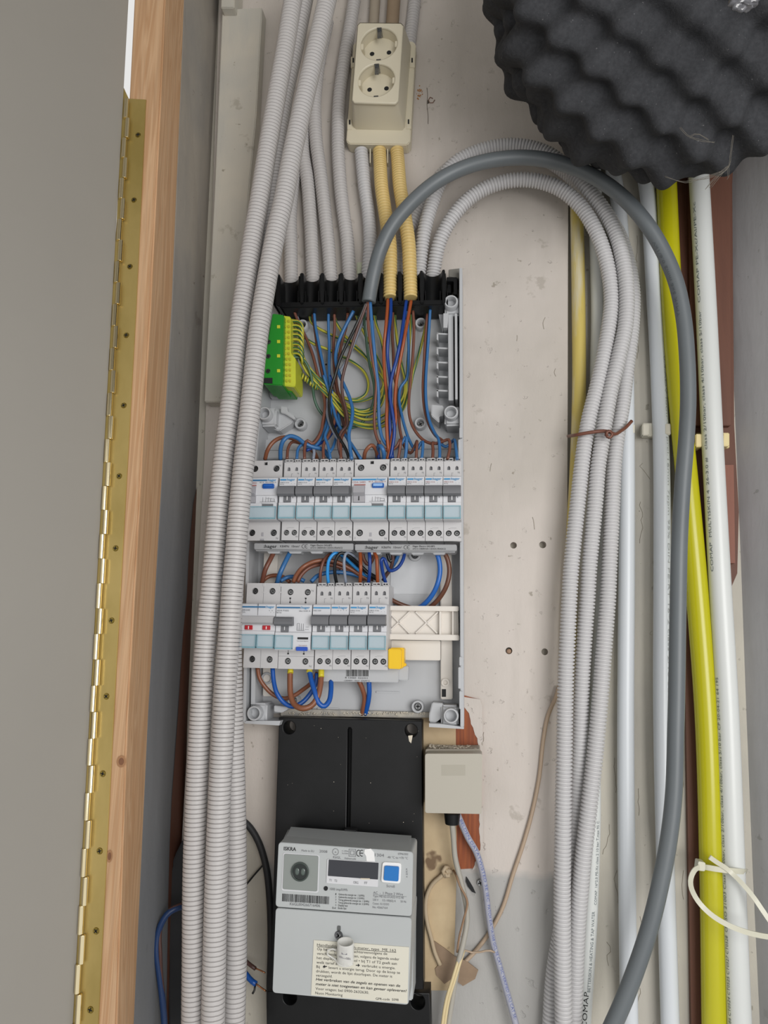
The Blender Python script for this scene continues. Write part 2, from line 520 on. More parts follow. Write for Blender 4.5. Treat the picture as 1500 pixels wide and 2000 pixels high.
m_wirecol = {
    'brown': mat('wire_brown', '714536', 0.38), 'blue': mat('wire_light_blue', '34699f', 0.35), 'navy': mat('wire_navy_blue', '123a86', 0.32),
    'orange': mat('wire_orange_brown', '964a24', 0.35), 'black': mat('wire_black', '141516', 0.35), 'grey': mat('wire_grey', '8b93a2', 0.4),
    'gy': MATS['gy'], 'green': mat('wire_dark_green', '3f5f4c', 0.4), 'umber': mat('wire_dark_brown', '563b36', 0.4), 'sky': mat('wire_sky_blue', '2f93dc', 0.32),
    'tan': mat('wire_tan', '85523a', 0.35)}
# ================================================================== SETTING
def struct(o, label=None):
    o['kind'] = 'structure'
    if label: o['label'] = label
    return o


def wbox(name, x0, x1, y0, y1, z0, z1, m, bev=0.0):
    bm = bmesh.new(); box(bm, x0, x1, y0, y1, z0, z1, bev)
    return struct(bm_obj(name, bm, m, None, bev > 0))


m_wall = plaster('old_plaster', 'c6c1b4', 'b5b1a8', '8b8678', True, bstr=0.9)
m_board = plaster('painted_board', 'cdc5be', 'bdb6ae', '91897c', True, bstr=0.75)
m_boardl = plaster('painted_plank', 'c5bfb2', 'b1b0aa', '8a8272', False, bstr=0.5)
m_sidel = plaster('weathered_side_board', 'a39c92', '918e8a', '6a6058', False, streak=0.5, bstr=0.5)
m_sider = plaster('grey_painted_side_board', 'bfbfc1', 'b2b3b5', '9a9a98', False, streak=2.0, rough=0.6, bstr=0.35)
zmix(m_sidel, P(380, 800, 0.05).z, 0.16, '6e7176', 0.06)
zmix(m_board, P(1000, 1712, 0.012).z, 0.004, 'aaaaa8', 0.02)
m_brown = mat('dark_brown_wood', '6b4434', 0.6, c2='5a372a', nscale=10, nstretch=(12, 12, 0.8), bump=120, bstr=0.3, bdist=0.0005)
m_pine = wood('pine_timber', 'cda883', 'b98f68', 'a98d70', 1.0)
m_orange = wood('orange_stained_wood', '9c5226', '7f3d1c', '6c3416', 1.4)
m_tanb = mat('yellowed_board', 'cdb894', 0.6, c2='b39a78', nscale=16, namt=0.8, spots='7a6248', sscale=34, sth=0.66, bump=90, bstr=0.25)
m_floor = mat('grey_floor', '8c8a86', 0.8)
wbox('ceiling', -1.7, 1.7, -3.2, -0.42, 2.52, 2.58, m_floor)
m_doorm = mat('grey_door_paint', '97938c', 0.45, c2='908c85', nscale=3)

XL = P(434, 300, 0.0).x - 0.02
XR = P(1432, 700, 0.0).x
wbox('wall_back', XL - 0.005, XR + 0.12, 0.0, 0.06, 0.0, 2.45, m_wall)
wbox('floor', -1.6, 1.6, -2.2, 0.06, -0.05, 0.0, m_floor)
wbox('ceiling', XL - 0.02, XR + 0.12, -0.42, 0.06, 2.30, 2.35, m_boardl)

# painted board on the wall (with an arched notch at bottom left)
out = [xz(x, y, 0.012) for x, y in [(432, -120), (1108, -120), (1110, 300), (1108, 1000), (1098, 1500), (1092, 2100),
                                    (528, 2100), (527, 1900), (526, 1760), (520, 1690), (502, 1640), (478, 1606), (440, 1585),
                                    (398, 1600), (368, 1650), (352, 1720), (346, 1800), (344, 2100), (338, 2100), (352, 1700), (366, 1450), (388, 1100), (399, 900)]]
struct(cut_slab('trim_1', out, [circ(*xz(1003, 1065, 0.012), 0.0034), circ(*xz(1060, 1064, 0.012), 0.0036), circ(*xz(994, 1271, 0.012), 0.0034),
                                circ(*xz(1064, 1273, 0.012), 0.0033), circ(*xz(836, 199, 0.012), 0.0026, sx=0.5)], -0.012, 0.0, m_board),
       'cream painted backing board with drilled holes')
# plank fixed over it at the left
struct(slab('trim_2', [(434, 18), (512, 14), (500, 230), (488, 350), (470, 600), (452, 785), (399, 785), (408, 600), (420, 350)], 0.030, 0.012, m_boardl, bev=0.001),
       'pale painted plank beside the left side board')
struct(slab('trim_3', [(436, -90), (462, -90), (457, 15), (431, 15)], 0.042, 0.012, m_boardl, bev=0.001), 'short painted block above the plank')

# left side board: receding plane with a bare brown stretch near the back
fr = [(372, -150), (361, 0), (337, 600), (290, 1400), (262, 2000), (255, 2150)]
bk = [(438, -150), (433, 0), (404, 600), (372, 1400), (356, 2000), (351, 2150)]
DL = 0.100
bm = bmesh.new()
A = [P(x, y, DL) for x, y in fr]; B = [P(x, y, 0.0) + Vector((-0.004, 0, 0)) for x, y in bk]
T = Vector((-0.02, 0, 0))
rows = [[bm.verts.new(p) for p in A], [bm.verts.new(p) for p in B], [bm.verts.new(p + T) for p in B], [bm.verts.new(p + T) for p in A]]
for i in range(len(A) - 1):
    for a, b in ((0, 1), (1, 2), (2, 3), (3, 0)):
        bm.faces.new((rows[a][i], rows[b][i], rows[b][i + 1], rows[a][i + 1]))
bm.faces.new([r[0] for r in rows]); bm.faces.new([r[-1] for r in reversed(rows)])
bmesh.ops.recalc_face_normals(bm, faces=bm.faces)
struct(bm_obj('wall_left', bm, m_sidel, None, False), 'grey weathered side board of the cupboard')
# bare unpainted stretch of that board: thin skin on its face, irregular edge
edge = [(399, 800), (396, 860), (391, 900), (385, 950), (376, 985), (371, 1040), (367, 1090), (364, 1160), (356, 1240), (352, 1300), (346, 1400), (340, 1480), (334, 1560), (330, 1650), (327, 1760), (325, 1900), (322, 2080)]


def on_left(px, py):
    """point of the left side board's face seen at a pixel"""
    a = np.interp(py, [q[1] for q in fr], [q[0] for q in fr]); b = np.interp(py, [q[1] for q in bk], [q[0] for q in bk])
    lo, hi = 0.0, DL
    pa, pb = P(a, py, DL), P(b, py, 0.0) + Vector((-0.004, 0, 0))
    t = 0.0
    for _ in range(40):
        t = (lo + hi) / 2 / DL
        q = pb.lerp(pa, t)
        # horizontal pixel of q
        v = q - CAM; x = 750 + FPX * v.dot(RT) / v.dot(fw)
        if x > px: lo = t * DL
        else: hi = t * DL
    return pb.lerp(pa, t)


bm = bmesh.new(); prev = None
for x, y in edge:
    p = on_left(x, y); b_ = np.interp(y, [q[1] for q in bk], [q[0] for q in bk]); q = on_left(b_ - 1.5, y)
    off = Vector((0.0008, 0, 0))
    cur = (bm.verts.new(p + off), bm.verts.new(q + off))
    if prev: bm.faces.new((prev[0], prev[1], cur[1], cur[0]))
    prev = cur
struct(bm_obj('trim_4', bm, m_brown, None, False), 'bare dark brown stretch of the side board')

# right side board
fr2 = [(1431, -150), (1426, 360), (1431, 700), (1441, 950), (1449, 1150), (1458, 1400), (1470, 1700), (1484, 2000), (1492, 2150)]
A = [P(x, y, 0.0) for x, y in fr2]; Bk = [p + Vector((0.22, -0.45, 0)) for p in A]
bm = bmesh.new(); T = Vector((0.02, 0.0, 0))
rows = [[bm.verts.new(p) for p in A], [bm.verts.new(p) for p in Bk], [bm.verts.new(p + T) for p in Bk], [bm.verts.new(p + T) for p in A]]
for i in range(len(A) - 1):
    for a, b in ((0, 1), (1, 2), (2, 3), (3, 0)):
        bm.faces.new((rows[a][i], rows[b][i], rows[b][i + 1], rows[a][i + 1]))
bm.faces.new([r[0] for r in rows]); bm.faces.new([r[-1] for r in reversed(rows)])
bmesh.ops.recalc_face_normals(bm, faces=bm.faces)
struct(bm_obj('wall_right', bm, m_sider, None, False), 'light grey brushed side board')
# brown backing boards behind the pipes
struct(slab('trim_5', [(1314, -60), (1452, -60), (1430, 360), (1434, 830), (1443, 1000), (1440, 1120), (1405, 1200), (1402, 2100), (1352, 2100), (1340, 1400), (1328, 900), (1318, 380)], 0.006, 0.0, m_brown),
       'brown board behind the yellow pipe')
struct(slab('trim_6', [(1340, -60), (1440, -60), (1427, 360), (1428, 831), (1352, 831), (1345, 400)], 0.014, 0.006, m_brown, bev=0.0006), 'thicker brown board behind the large white pipe')
struct(slab('trim_7', [(1404, 908), (1433, 908), (1436, 1100), (1404, 1100)], 0.012, 0.006, mat('red_brown_wood', '8a5846', 0.6, c2='74463a', nscale=12, nstretch=(10, 10, 1))), 'small red-brown wood strip below the large pipe clip')

# timber post with the hinge on it
DP = 0.150
pf = [(268, -120), (252, 190), (232, 600), (182, 1400), (153, 2000), (146, 2130)]
pe = [(328, -120), (314, 190), (294, 600), (249, 1400), (228, 2000), (222, 2130)]
pb = [(365, -120), (353, 190), (336, 600), (290, 1400), (262, 2000), (256, 2130)]
bm = bmesh.new()
cols = [[P(x, y, DP) for x, y in pf], [P(x, y, DP) for x, y in pe], [P(x, y, DL + 0.0006) for x, y in pb]]
cols.append([Vector((a.x, -DL - 0.0006, a.z)) for a in cols[0]])
rows = [[bm.verts.new(p) for p in c] for c in cols]
for i in range(len(pf) - 1):
    for a in range(4):
        b = (a + 1) % 4
        bm.faces.new((rows[a][i], rows[b][i], rows[b][i + 1], rows[a][i + 1]))
bm.faces.new([r[0] for r in rows]); bm.faces.new([r[-1] for r in reversed(rows)])
bmesh.ops.recalc_face_normals(bm, faces=bm.faces)
es = [e for e in bm.edges if abs(e.verts[0].co.z - e.verts[1].co.z) > 0.05]
bmesh.ops.bevel(bm, geom=es, offset=0.0015, segments=2, affect='EDGES')
post = struct(bm_obj('trim_8', bm, m_pine, None, True), 'planed pine door post carrying the brass hinge')
m_knot = mat('wood_knot', 'a67c57', 0.6, c2='94694a', nscale=90)
m_knot2 = mat('wood_knot_heart', '80573c', 0.6, c2='6b4630', nscale=120)
for x, y, rx, rz in [(305, 403, 0.0026, 0.0070), (237, 1487, 0.0042, 0.0050), (214, 1672, 0.0026, 0.0050)]:
    bm = bmesh.new(); p = P(x, y, 0.142 if x > 300 else DP)
    bmesh.ops.create_circle(bm, cap_ends=True, radius=1, segments=18, matrix=Matrix.Translation(p + Vector((0.0002, -0.0006 if x < 300 else -0.001, 0))) @ Matrix.Rotation(math.radians(90), 4, 'X') @ Matrix.Diagonal((rx, rz, 1, 1)))
    k = bm_obj('knot', bm, m_knot, post, False)
    bm = bmesh.new()
    bmesh.ops.create_circle(bm, cap_ends=True, radius=1, segments=16, matrix=Matrix.Translation(p + Vector((0.0004, -0.0009 if x < 300 else -0.0012, 0))) @ Matrix.Rotation(math.radians(90), 4, 'X') @ Matrix.Diagonal((rx * 0.55, rz * 0.6, 1, 1)))
    bm_obj('knot_heart', bm, m_knot2, k, False)

# door: opened leaf, hinged at the post
h0, h1 = P(253, 0, DP + 0.002), P(143, 2000, DP + 0.002)
dirh = (h1 - h0).normalized()
ht, hb = P(265, -200, DP), P(132, 2200, DP)
dt = P(258, -220, DP + 0.004); db = P(128, 2200, DP + 0.004)
dt, db = P(251, 0, DP + 0.004), P(142, 2000, DP + 0.004)
ddir = (db - dt); dt = dt - ddir * 0.15; db = db + ddir * 0.12
out_ = Vector((-0.60, -1.0, 0)).normalized()
nrm = Vector((-1.0, 0.60, 0)).normalized()
bm = bmesh.new()
c = [dt, db, db + out_ * 0.75, dt + out_ * 0.75]
f = [bm.verts.new(p) for p in c]; k = [bm.verts.new(p + nrm * 0.03) for p in c]
bm.faces.new(f); bm.faces.new(list(reversed(k)))
for i in range(4):
    j = (i + 1) % 4; bm.faces.new((f[j], f[i], k[i], k[j]))
bmesh.ops.recalc_face_normals(bm, faces=bm.faces)
door = struct(bm_obj('door_1', bm, m_doorm, None, False), 'plain grey painted door leaf standing open')
bmesh_me = None

# piano hinge
hinge = thing('piano_hinge', P(200, 1000, DP), 'long brass piano hinge between the grey door and the pine post', 'hinge')
slab('hinge_leaf', [(249, 192), (285, 194), (266, 600), (222, 1400), (192, 2000), (186, 2120), (146, 2120), (149, 2000), (177, 1400), (227, 600)], DP + 0.0016, DP + 0.0002, m_brass, hinge, bev=0.0003)
lt = [(240, 168), (228, 430), (216, 600), (168, 1400), (139, 2000), (133, 2120)]
kn = [(250, 190), (238, 430), (228, 600), (178, 1400), (149, 2000), (143, 2120)]
slab('hinge_leaf', lt + list(reversed(kn)), DP + 0.0032, DP + 0.0020, m_brass, hinge)
kp0, kp1 = (250, 196), (148, 2010)
N_K = 39
kd = []
for i in range(N_K):
    # evenly spaced along the real hinge line
    a = P(250, 194, DP + 0.005); b = P(146, 2060, DP + 0.005)
    t0, t1 = i / N_K, (i + 0.985) / N_K
    p, q = a.lerp(b, t0), a.lerp(b, t1)
    sx = Vector((0.0011 if i % 2 else -0.0011, 0, 0))
    bm = bmesh.new(); cyl(bm, p + sx, q - p, 0.0024, (q - p).length, seg=12, bev=0.0003)
    bm_obj('knuckle', bm, m_brassk, hinge)


def screw_head(name, c, axis, r, m, parent, h=0.0012, slot=True, rot=0.4):
    bm = bmesh.new()
    cyl(bm, c, axis, r, h, r * 0.85, seg=18)
    o = bm_obj(name, bm, m, parent)
    if slot:
        bm = bmesh.new(); mt = Matrix.Translation(Vector(c) + Vector(axis).normalized() * (h + 0.00015)) @ frame_y(axis) @ Matrix.Rotation(rot, 4, 'Z')
        for a in (0, math.pi / 2):
            res = bmesh.ops.create_cube(bm, size=1.0)
            for v in res['verts']:
                v.co = (mt @ Matrix.Rotation(a, 4, 'Z')) @ Vector((v.co.x * r * 1.25, v.co.y * r * 0.28, v.co.z * 0.0002))
        bm_obj('cross_slot', bm, m_dark, o, False)
    return o


m_brscrew = mat('dull_brass_screw', '9a8644', 0.35, 1.0)
for i, (x, y) in enumerate([(270, 264), (262, 391), (254, 521), (247, 655), (242, 792), (233, 930), (226, 1071), (218, 1212), (208, 1360), (201, 1511), (195, 1662), (188, 1818), (177, 1972)]):
    screw_head('screw', P(x, y, DP + 0.0014), (0, -1, 0), 0.0029, m_brscrew, hinge, 0.0008, True, i * 0.5)

# ================================================================== RIGHT-HAND PIPES
m_white = mat('white_pipe_plastic', 'd9dcda', 0.32)
m_white2 = mat('white_pipe_cool', 'd4d9de', 0.32)
m_gas = mat('yellow_gas_pipe_plastic', 'bdb818', 0.25)
m_oldy = mat('aged_yellow_tube', 'c9b563', 0.45, c2='c9c0a2', nscale=9, namt=1.0, nstretch=(4, 4, 0.6), spots='a8905a', sscale=70, sth=0.72, ramp=(0.5, 0.6))
pipes = {}


def pipe(name, pts, r, d, m, label, cat='pipe', group=None):
    w_ = pts_px(pts, d); dense, s = spline(w_)
    n = int(s[-1] / 0.01); Ls = np.linspace(0, s[-1], n); c = at_len(dense, s, Ls)
    me = sweep_mesh(name, c, np.full(len(c), r), 28, True, Ls)
    o = link(name, me, m); tag(o, label, cat, group)
    return o, dense, s


pipe('electrical_tube', [(1124, 120), (1125, 280), (1127, 420), (1130, 600), (1131, 760), (1127, 900), (1119, 1060), (1112, 1250), (1110, 1500)], 0.0072, 0.016, m_oldy,
     'old yellow electrical tube with flaking cream paint beside the board edge')
pA = pipe('water_pipe', [(1150, 150), (1160, 330), (1165, 480), (1168, 620), (1166, 760), (1177, 950), (1174, 1100), (1166, 1300), (1158, 1450), (1158, 1600), (1151, 1800), (1138, 2000), (1133, 2090)], 0.0074, 0.012, m_white,
          'thin white pipe running behind the grey conduit bundle, printed near its bottom')
pipe('water_pipe', [(1176, 100), (1192, 300), (1208, 400), (1220, 600), (1224, 850), (1224, 1100), (1222, 1400), (1223, 1600), (1229, 2000), (1231, 2090)], 0.0080, 0.012, m_white2,
     'plain white pipe just right of the grey conduit bundle')
pC = pipe('water_pipe', [(1244, 120), (1258, 330), (1267, 400), (1278, 580), (1285, 700), (1292, 900), (1293, 1100), (1293, 1400), (1300, 1700), (1309, 2000), (1312, 2090)], 0.0082, 0.012, m_white2,
          'white pipe left of the yellow pipe, partly behind the thick grey cable')
pipe('gas_pipe', [(1292, 120), (1302, 365), (1312, 580), (1325, 760), (1343, 950), (1362, 1160), (1380, 1400), (1390, 1700), (1395, 2000), (1397, 2090)], 0.0106, 0.020, m_gas,
     'bright yellow gas pipe running the full height')
pD = pipe('water_pipe', [(1352, 120), (1366, 360), (1378, 580), (1391, 850), (1404, 1100), (1421, 1400), (1432, 1700), (1444, 2000), (1448, 2090)], 0.0103, 0.026, m_white,
          'thickest white pipe with black printing, right of the yellow pipe')
m_ptxt = mat('pipe_print', '6b7478', 0.6)


def len_at_y(dense, s, py):
    best = None
    for i in range(0, len(dense), 1):
        v = Vector(dense[i]) - CAM; y = 1000 - FPX * v.dot(UP) / v.dot(fw)
        if best is None or abs(y - py) < best[0]: best = (abs(y - py), s[i])
    return best[1]


pobj, dn, sl = pD
for st, y0, y1 in [('ISO 21003 Class 1/10bar, class 2/10bar, class 4/10bar, class 5/10 bar CP 20-04-21 64 19S', 1790, 1330),
                   ('0386 CT0524 CT0525 CT0527 CT0528  CEN', 2010, 1800), ('COMAP  MULTISKIN 4  26-3.0 #', 1120, 900), ('class 2/10bar, class 4/10bar, class 5/10bar', 880, 620), ('COMAP PE-Xc/Al/PE-Xc', 600, 400)]:
    text_tube(st, dn, sl, len_at_y(dn, sl, y0), len_at_y(dn, sl, y1), 0.0103, math.radians(56 if y0 > 1300 else 46), 0.0030, m_ptxt, pobj)
pobj, dn, sl = pC
text_tube('0.4.ADV lotnr.4 3prcl.16mm 7ppm 95% DIN PE-RT 16*2 class 2/10 bar', dn, sl, len_at_y(dn, sl, 700), len_at_y(dn, sl, 1360), 0.0082, math.radians(-28), 0.0026, mat('faint_print', 'a3a7a8', 0.6), pobj)
pobj, dn, sl = pA
text_tube('COMAP', dn, sl, len_at_y(dn, sl, 2003), len_at_y(dn, sl, 1935), 0.0074, math.radians(-18), 0.0042, m_blk, pobj)
text_tube('BETTERSKIN & HEATING & TAP WATER', dn, sl, len_at_y(dn, sl, 1925), len_at_y(dn, sl, 1780), 0.0074, math.radians(-28), 0.0028, m_ptxt, pobj)
text_tube('COMAP  16*2.0 PE-Xc class 2 10 bar T.max 95 C', dn, sl, len_at_y(dn, sl, 1765), len_at_y(dn, sl, 1600), 0.0074, math.radians(-40), 0.0026, m_ptxt, pobj)


# clips
def clip(px, py, w_, h_, d, m, label):
    t = thing('pipe_clip', P(px, py, 0), label, 'clip', None)
    slab('base', rect(px - w_ / 2, py - h_ / 2, px + w_ / 2, py + h_ / 2), 0.010, 0.0005, m, t, bev=0.0008)
    slab('arm', rect(px - w_ / 2, py - h_ * 0.42, px - w_ / 2 + 13, py + h_ * 0.42), d, 0.010, m, t, bev=0.0008)
    slab('arm', rect(px + w_ / 2 - 13, py - h_ * 0.46, px + w_ / 2, py + h_ * 0.38), d, 0.010, m, t, bev=0.0008)


m_clip = mat('yellowed_clip_plastic', 'dccb96', 0.45)
m_clip2 = mat('painted_clip_plastic', 'cdc9ba', 0.5)
clip(1283, 839, 56, 26, 0.020, m_clip2, 'cream painted clip holding the white pipe left of the yellow pipe')
clip(1392, 860, 66, 30, 0.026, m_clip, 'yellowed plastic clip holding the thickest white pipe')
clip(1224, 838, 32, 22, 0.018, m_clip2, 'small painted clip behind the brown tie, on the plain white pipe')

# ================================================================== CONDUITS
# left bundle
conduit('flexible_conduit', [(582, -60), (572, 0), (556, 100), (538, 200), (521, 300), (505, 400), (496, 450), (480, 550), (465, 650), (455, 750), (449, 800), (436, 900), (426, 1000), (417, 1100), (413, 1150), (402, 1250), (395, 1350), (389, 1450), (384, 1553), (379, 1707), (378, 1860), (377, 2000), (377, 2080)],
        0.0100, m_cond, 'thick grey ribbed conduit, outermost of the three hanging at the left', d=0.100)
conduit('flexible_conduit', [(654, -60), (639, 0), (616, 100), (593, 200), (571, 300), (553, 395), (540, 450), (521, 550), (505, 650), (494, 750), (487, 815), (477, 900), (467, 1000), (459, 1100), (454, 1150), (447, 1250), (440, 1350), (436, 1430), (429, 1553), (423, 1707), (419, 1860), (416, 2000), (416, 2080)],
        0.0100, m_cond, 'thick grey ribbed conduit, middle of the three, passing in front of the upper breakers', d=0.110)
conduit('flexible_conduit', [(606, -60), (594, 0), (574, 100), (553, 200), (543, 290), (536, 400), (525, 500), (508, 600), (492, 700), (470, 900), (458, 1100), (452, 1250), (455, 1400), (459, 1553), (461, 1707), (461, 1860), (457, 2000), (456, 2080)],
        0.0098, m_cond, 'thick grey ribbed conduit, hindmost of the left three, emerging beside the meter', d=0.086)
# conduits coming down into the comb
K = dict(r=0.0078, pitch=0.0038, groove=0.0018, seg=14, soft=True)


def kc(pts, d, label, m=m_cond2, group=None, **kw):
    a = dict(K); a.update(kw); r = a.pop('r')
    return conduit('flexible_conduit', pts, r, m, label, group, d=d, **a)


kc([(600, 160), (588, 240), (575, 330), (567, 420), (568, 490), (569, 578)], 0.022, 'grey ribbed conduit entering the first slot of the black comb', m_cond)
kc([(620, 60), (604, 160), (592, 240), (592, 300), (600, 350), (606, 430), (609, 490), (612, 575)], 0.022, 'grey ribbed conduit entering the second slot of the black comb', m_cond)
kc([(640, 40), (622, 130), (615, 200), (617, 270), (626, 340), (636, 430), (642, 490), (648, 575)], 0.022, 'grey ribbed conduit entering the third slot of the black comb', m_cond)
kc([(700, -60), (692, 0), (684, 50), (672, 120), (662, 200), (660, 280), (664, 355), (670, 410), (678, 470), (684, 575)], 0.021, 'grey ribbed conduit passing left of the double socket into the fourth slot', m_cond)
kc([(705, 292, .0200), (707, 315, .020), (712, 364, .022), (720, 420, .023), (723, 476, .023), (719, 532, .021), (719, 572, .021)], None, 'grey ribbed conduit from the socket box to the slot behind the thick cable')
kc([(741, 292, .0200), (742, 312, .022), (745, 364, .034), (753, 420, .040), (761, 476, .044), (762, 546, .046), (762, 585, .048)], None, 'cream yellow ribbed conduit, left one of two under the socket box', m_condy)
kc([(775, 292, .0200), (777, 312, .022), (781, 364, .034), (790, 420, .040), (798, 476, .044), (801, 546, .046), (802, 584, .048)], None, 'cream yellow ribbed conduit, right one of two under the socket box', m_condy)
kc([(815, -60), (810, 0), (806, 36), (801, 76), (792, 150), (788, 200)], 0.015, 'grey ribbed conduit rising behind the top right of the socket box', m_cond)

# right-hand loop bundle
RR = dict(r=0.0079, pitch=0.0034, groove=0.0019, seg=14, soft=True)
conduit('flexible_conduit', [(842, 572, .022), (847, 530, .026), (860, 470, .038), (887, 420, .045), (923, 383, .048), (967, 360, .050), (1013, 351, .052), (1057, 355, .052), (1097, 371, .052), (1133, 402, .050), (1159, 442, .048), (1177, 485, .046), (1189, 533, .044), (1194, 583, .042), (1191, 625, .042), (1178, 700, .042), (1165, 760, .042), (1151, 815, .042), (1143, 860, .042), (1136, 912, .042), (1129, 977, .042), (1122, 1043, .042), (1116, 1107, .042), (1112, 1173, .042), (1109, 1238, .042), (1106, 1302, .042), (1104, 1368, .042), (1102, 1475, .042), (1099, 1650, .045), (1098, 1780, .046), (1099, 1900, .046), (1101, 2000, .046), (1103, 2080, .046)],
        label='grey ribbed conduit looping over from the last comb slot, inner one of the right bundle', m=m_cond2, **RR)
conduit('flexible_conduit', [(815, 572, .021), (820, 520, .026), (828, 455, .036), (843, 400, .040), (863, 350, .044), (890, 318, .046), (930, 297, .047), (980, 285, .048), (1030, 287, .049), (1073, 302, .050), (1115, 335, .050), (1150, 373, .050), (1180, 412, .048), (1203, 457, .048), (1217, 510, .048), (1224, 567, .047), (1222, 633, .046), (1208, 700, .046), (1193, 760, .045), (1183, 815, .044), (1176, 860, .043), (1168, 912, .042), (1163, 977, .042), (1157, 1043, .040), (1151, 1107, .038), (1147, 1173, .036), (1142, 1238, .034), (1138, 1302, .032), (1135, 1368, .030), (1131, 1475, .028), (1124, 1600, .026), (1113, 1720, .026), (1096, 1820, .026), (1083, 1900, .026), (1076, 2000, .026), (1074, 2080, .026)],
        label='grey ribbed conduit with the widest arch, middle one of the right bundle', m=m_cond2, **RR)
conduit('flexible_conduit', [(777, 570, .014), (778, 535, .014), (782, 490, .015), (806, 430, .019), (838, 375, .022), (872, 333, .024), (915, 308, .026), (980, 297, .027), (1040, 300, .028), (1090, 325, .029), (1140, 368, .030), (1180, 412, .030), (1210, 462, .030), (1228, 520, .030), (1236, 575, .030), (1234, 640, .030), (1224, 720, .030), (1216, 790, .030), (1205, 855, .030), (1199, 912, .031), (1196, 977, .032), (1193, 1043, .034), (1190, 1107, .035), (1187, 1173, .036), (1182, 1238, .037), (1177, 1302, .038), (1172, 1368, .039), (1162, 1475, .040), (1150, 1580, .042), (1142, 1650, .042), (1135, 1720, .040), (1129, 1790, .036), (1125, 1860, .032), (1120, 2000, .028), (1119, 2080, .028)],
        label='grey ribbed conduit farthest right in the right bundle below the brown tie', m=m_cond2, **RR)

# thick grey cable
m_gcab = mat('dark_grey_cable_sheath', '63696d', 0.42, c2='6d7376', nscale=14, namt=0.4)
gc = [(720, 590, .060), (724, 565, .062), (731, 530, .066), (743, 488, .070), (765, 443, .076), (800, 400, .082), (848, 358, .088), (900, 330, .090), (960, 313, .092), (1030, 308, .092), (1100, 320, .092), (1160, 345, .090), (1215, 384, .087), (1262, 436, .083), (1295, 490, .078), (1320, 550, .074), (1335, 620, .070), (1342, 700, .067), (1344, 780, .065), (1341, 850, .064), (1333, 950, .062), (1327, 1060, .061), (1324, 1200, .060), (1322, 1330, .060), (1320, 1420, .060), (1316, 1550, .060), (1306, 1640, .060), (1291, 1720, .060), (1272, 1800, .060), (1250, 1870, .060), (1222, 1945, .060), (1198, 2000, .060), (1170, 2060, .060)]
dense, s = spline(pts_px(gc)); Ls = np.linspace(0, s[-1], 420)
me = sweep_mesh('power_cable', at_len(dense, s, Ls), np.full(420, 0.0074), 24, True, Ls)
gcab = tag(link('power_cable', me, m_gcab), 'thick dark grey cable arching from the black comb down the right side', 'cable')
text_tube('YMvK 5x6 mm2 0.6/1kV', dense, s, len_at_y(dense, s, 620), len_at_y(dense, s, 470), 0.0074, math.radians(35), 0.0030, mat('faint_black_print', '54595d', 0.6), gcab)

# rigid beige tubes behind the top of the socket
m_beiget = mat('beige_tube', 'a99f8f', 0.5, c2='96897a', nscale=12)
tube('wall_tube', [(737, -60), (732, 14), (728, 80), (726, 120)], 0.0062, m_beiget, d=0.019, seg=20)
tag(bpy.context.scene.objects['wall_tube'], 'narrow beige tube rising behind the socket box, left of the wider one', 'tube')
o = tube('wall_tube', [(774, -60), (768, 22), (764, 80), (762, 120)], 0.0078, mat('brown_beige_tube', '9c8a74', 0.5, c2='86705a', nscale=12), d=0.021, seg=20)
tag(o, 'wider brown-beige tube rising behind the top of the socket box', 'tube')

# brown wire tie round the right bundle
o = tube('wire_tie', [(1110, 852, .030), (1128, 849, .052), (1150, 845, .056), (1175, 842, .057), (1188, 843, .058), (1200, 848, .056), (1212, 842, .048), (1223, 834, .042), (1234, 822, .040)], 0.0017, m_wirecol['brown'])
tag(o, 'brown insulated wire twisted round the right conduit bundle', 'wire tie')
kp = []
for i in range(26):
    a = i * 0.9; kp.append(P(1190, 848, 0.060 + 0.00016 * i) + Vector((0.0036 * math.cos(a) * (1 - i * 0.01), 0.0004 * (i % 3), 0.0036 * math.sin(a))))
tube('knot', kp, 0.0013, m_wirecol['brown'], o, world=True)

# ================================================================== FOAM
m_foam = mat('charcoal_foam', '37383b', 0.95, c2='424346', nscale=300, namt=0.8, spots='646466', sscale=420, sth=0.70, bump=700, bstr=0.5, bdist=0.0008, spec=0.2)


FOAM_TILT = Matrix.Rotation(math.radians(-14), 3, 'Z') @ Matrix.Rotation(math.radians(34), 3, 'X')


def foam_sheet(name, c, off, rx, ry, rz, amp, parent, ph=(0, 0), n=220):
    vs, fs = [], []
    ms = 220
    for i in range(n + 1):
        th = math.pi * i / n  # from top (0) to bottom (pi)
        for j in range(ms):
            ph_ = 2 * math.pi * j / ms
            nx, ny, nz = math.sin(th) * math.cos(ph_), -math.sin(th) * math.sin(ph_), math.cos(th)
            # arc-like coordinates on the front
            u = nx * rx; v = nz * rz
            ny = math.copysign(math.sqrt(max(0.0, 1 - math.hypot(nx, nz) ** 4.5)), ny)
            sgn = 1
            bsum = math.cos(2 * math.pi * (u + ph[0]) / 0.050) * math.cos(2 * math.pi * (v + ph[1] + 0.10 * u) / 0.047)
            # soften at the poles
            k = min(1, math.sin(th) * 4)
            h = amp * (bsum + 0.12 * math.sin(9 * u / 0.05) * 0) * k
            q = FOAM_TILT @ Vector((off[0] + nx * (rx + h), off[1] + ny * (ry + h), off[2] + nz * (rz + h)))
            vs.append(tuple(c + q))
    for i in range(n):
        for j in range(ms):
            a = i * ms + j; b = i * ms + (j + 1) % ms
            fs.append((a, b, b + ms, a + ms))
    me = bpy.data.meshes.new(name); me.from_pydata(vs, [], fs)
    return link(name, me, m_foam, parent, True)


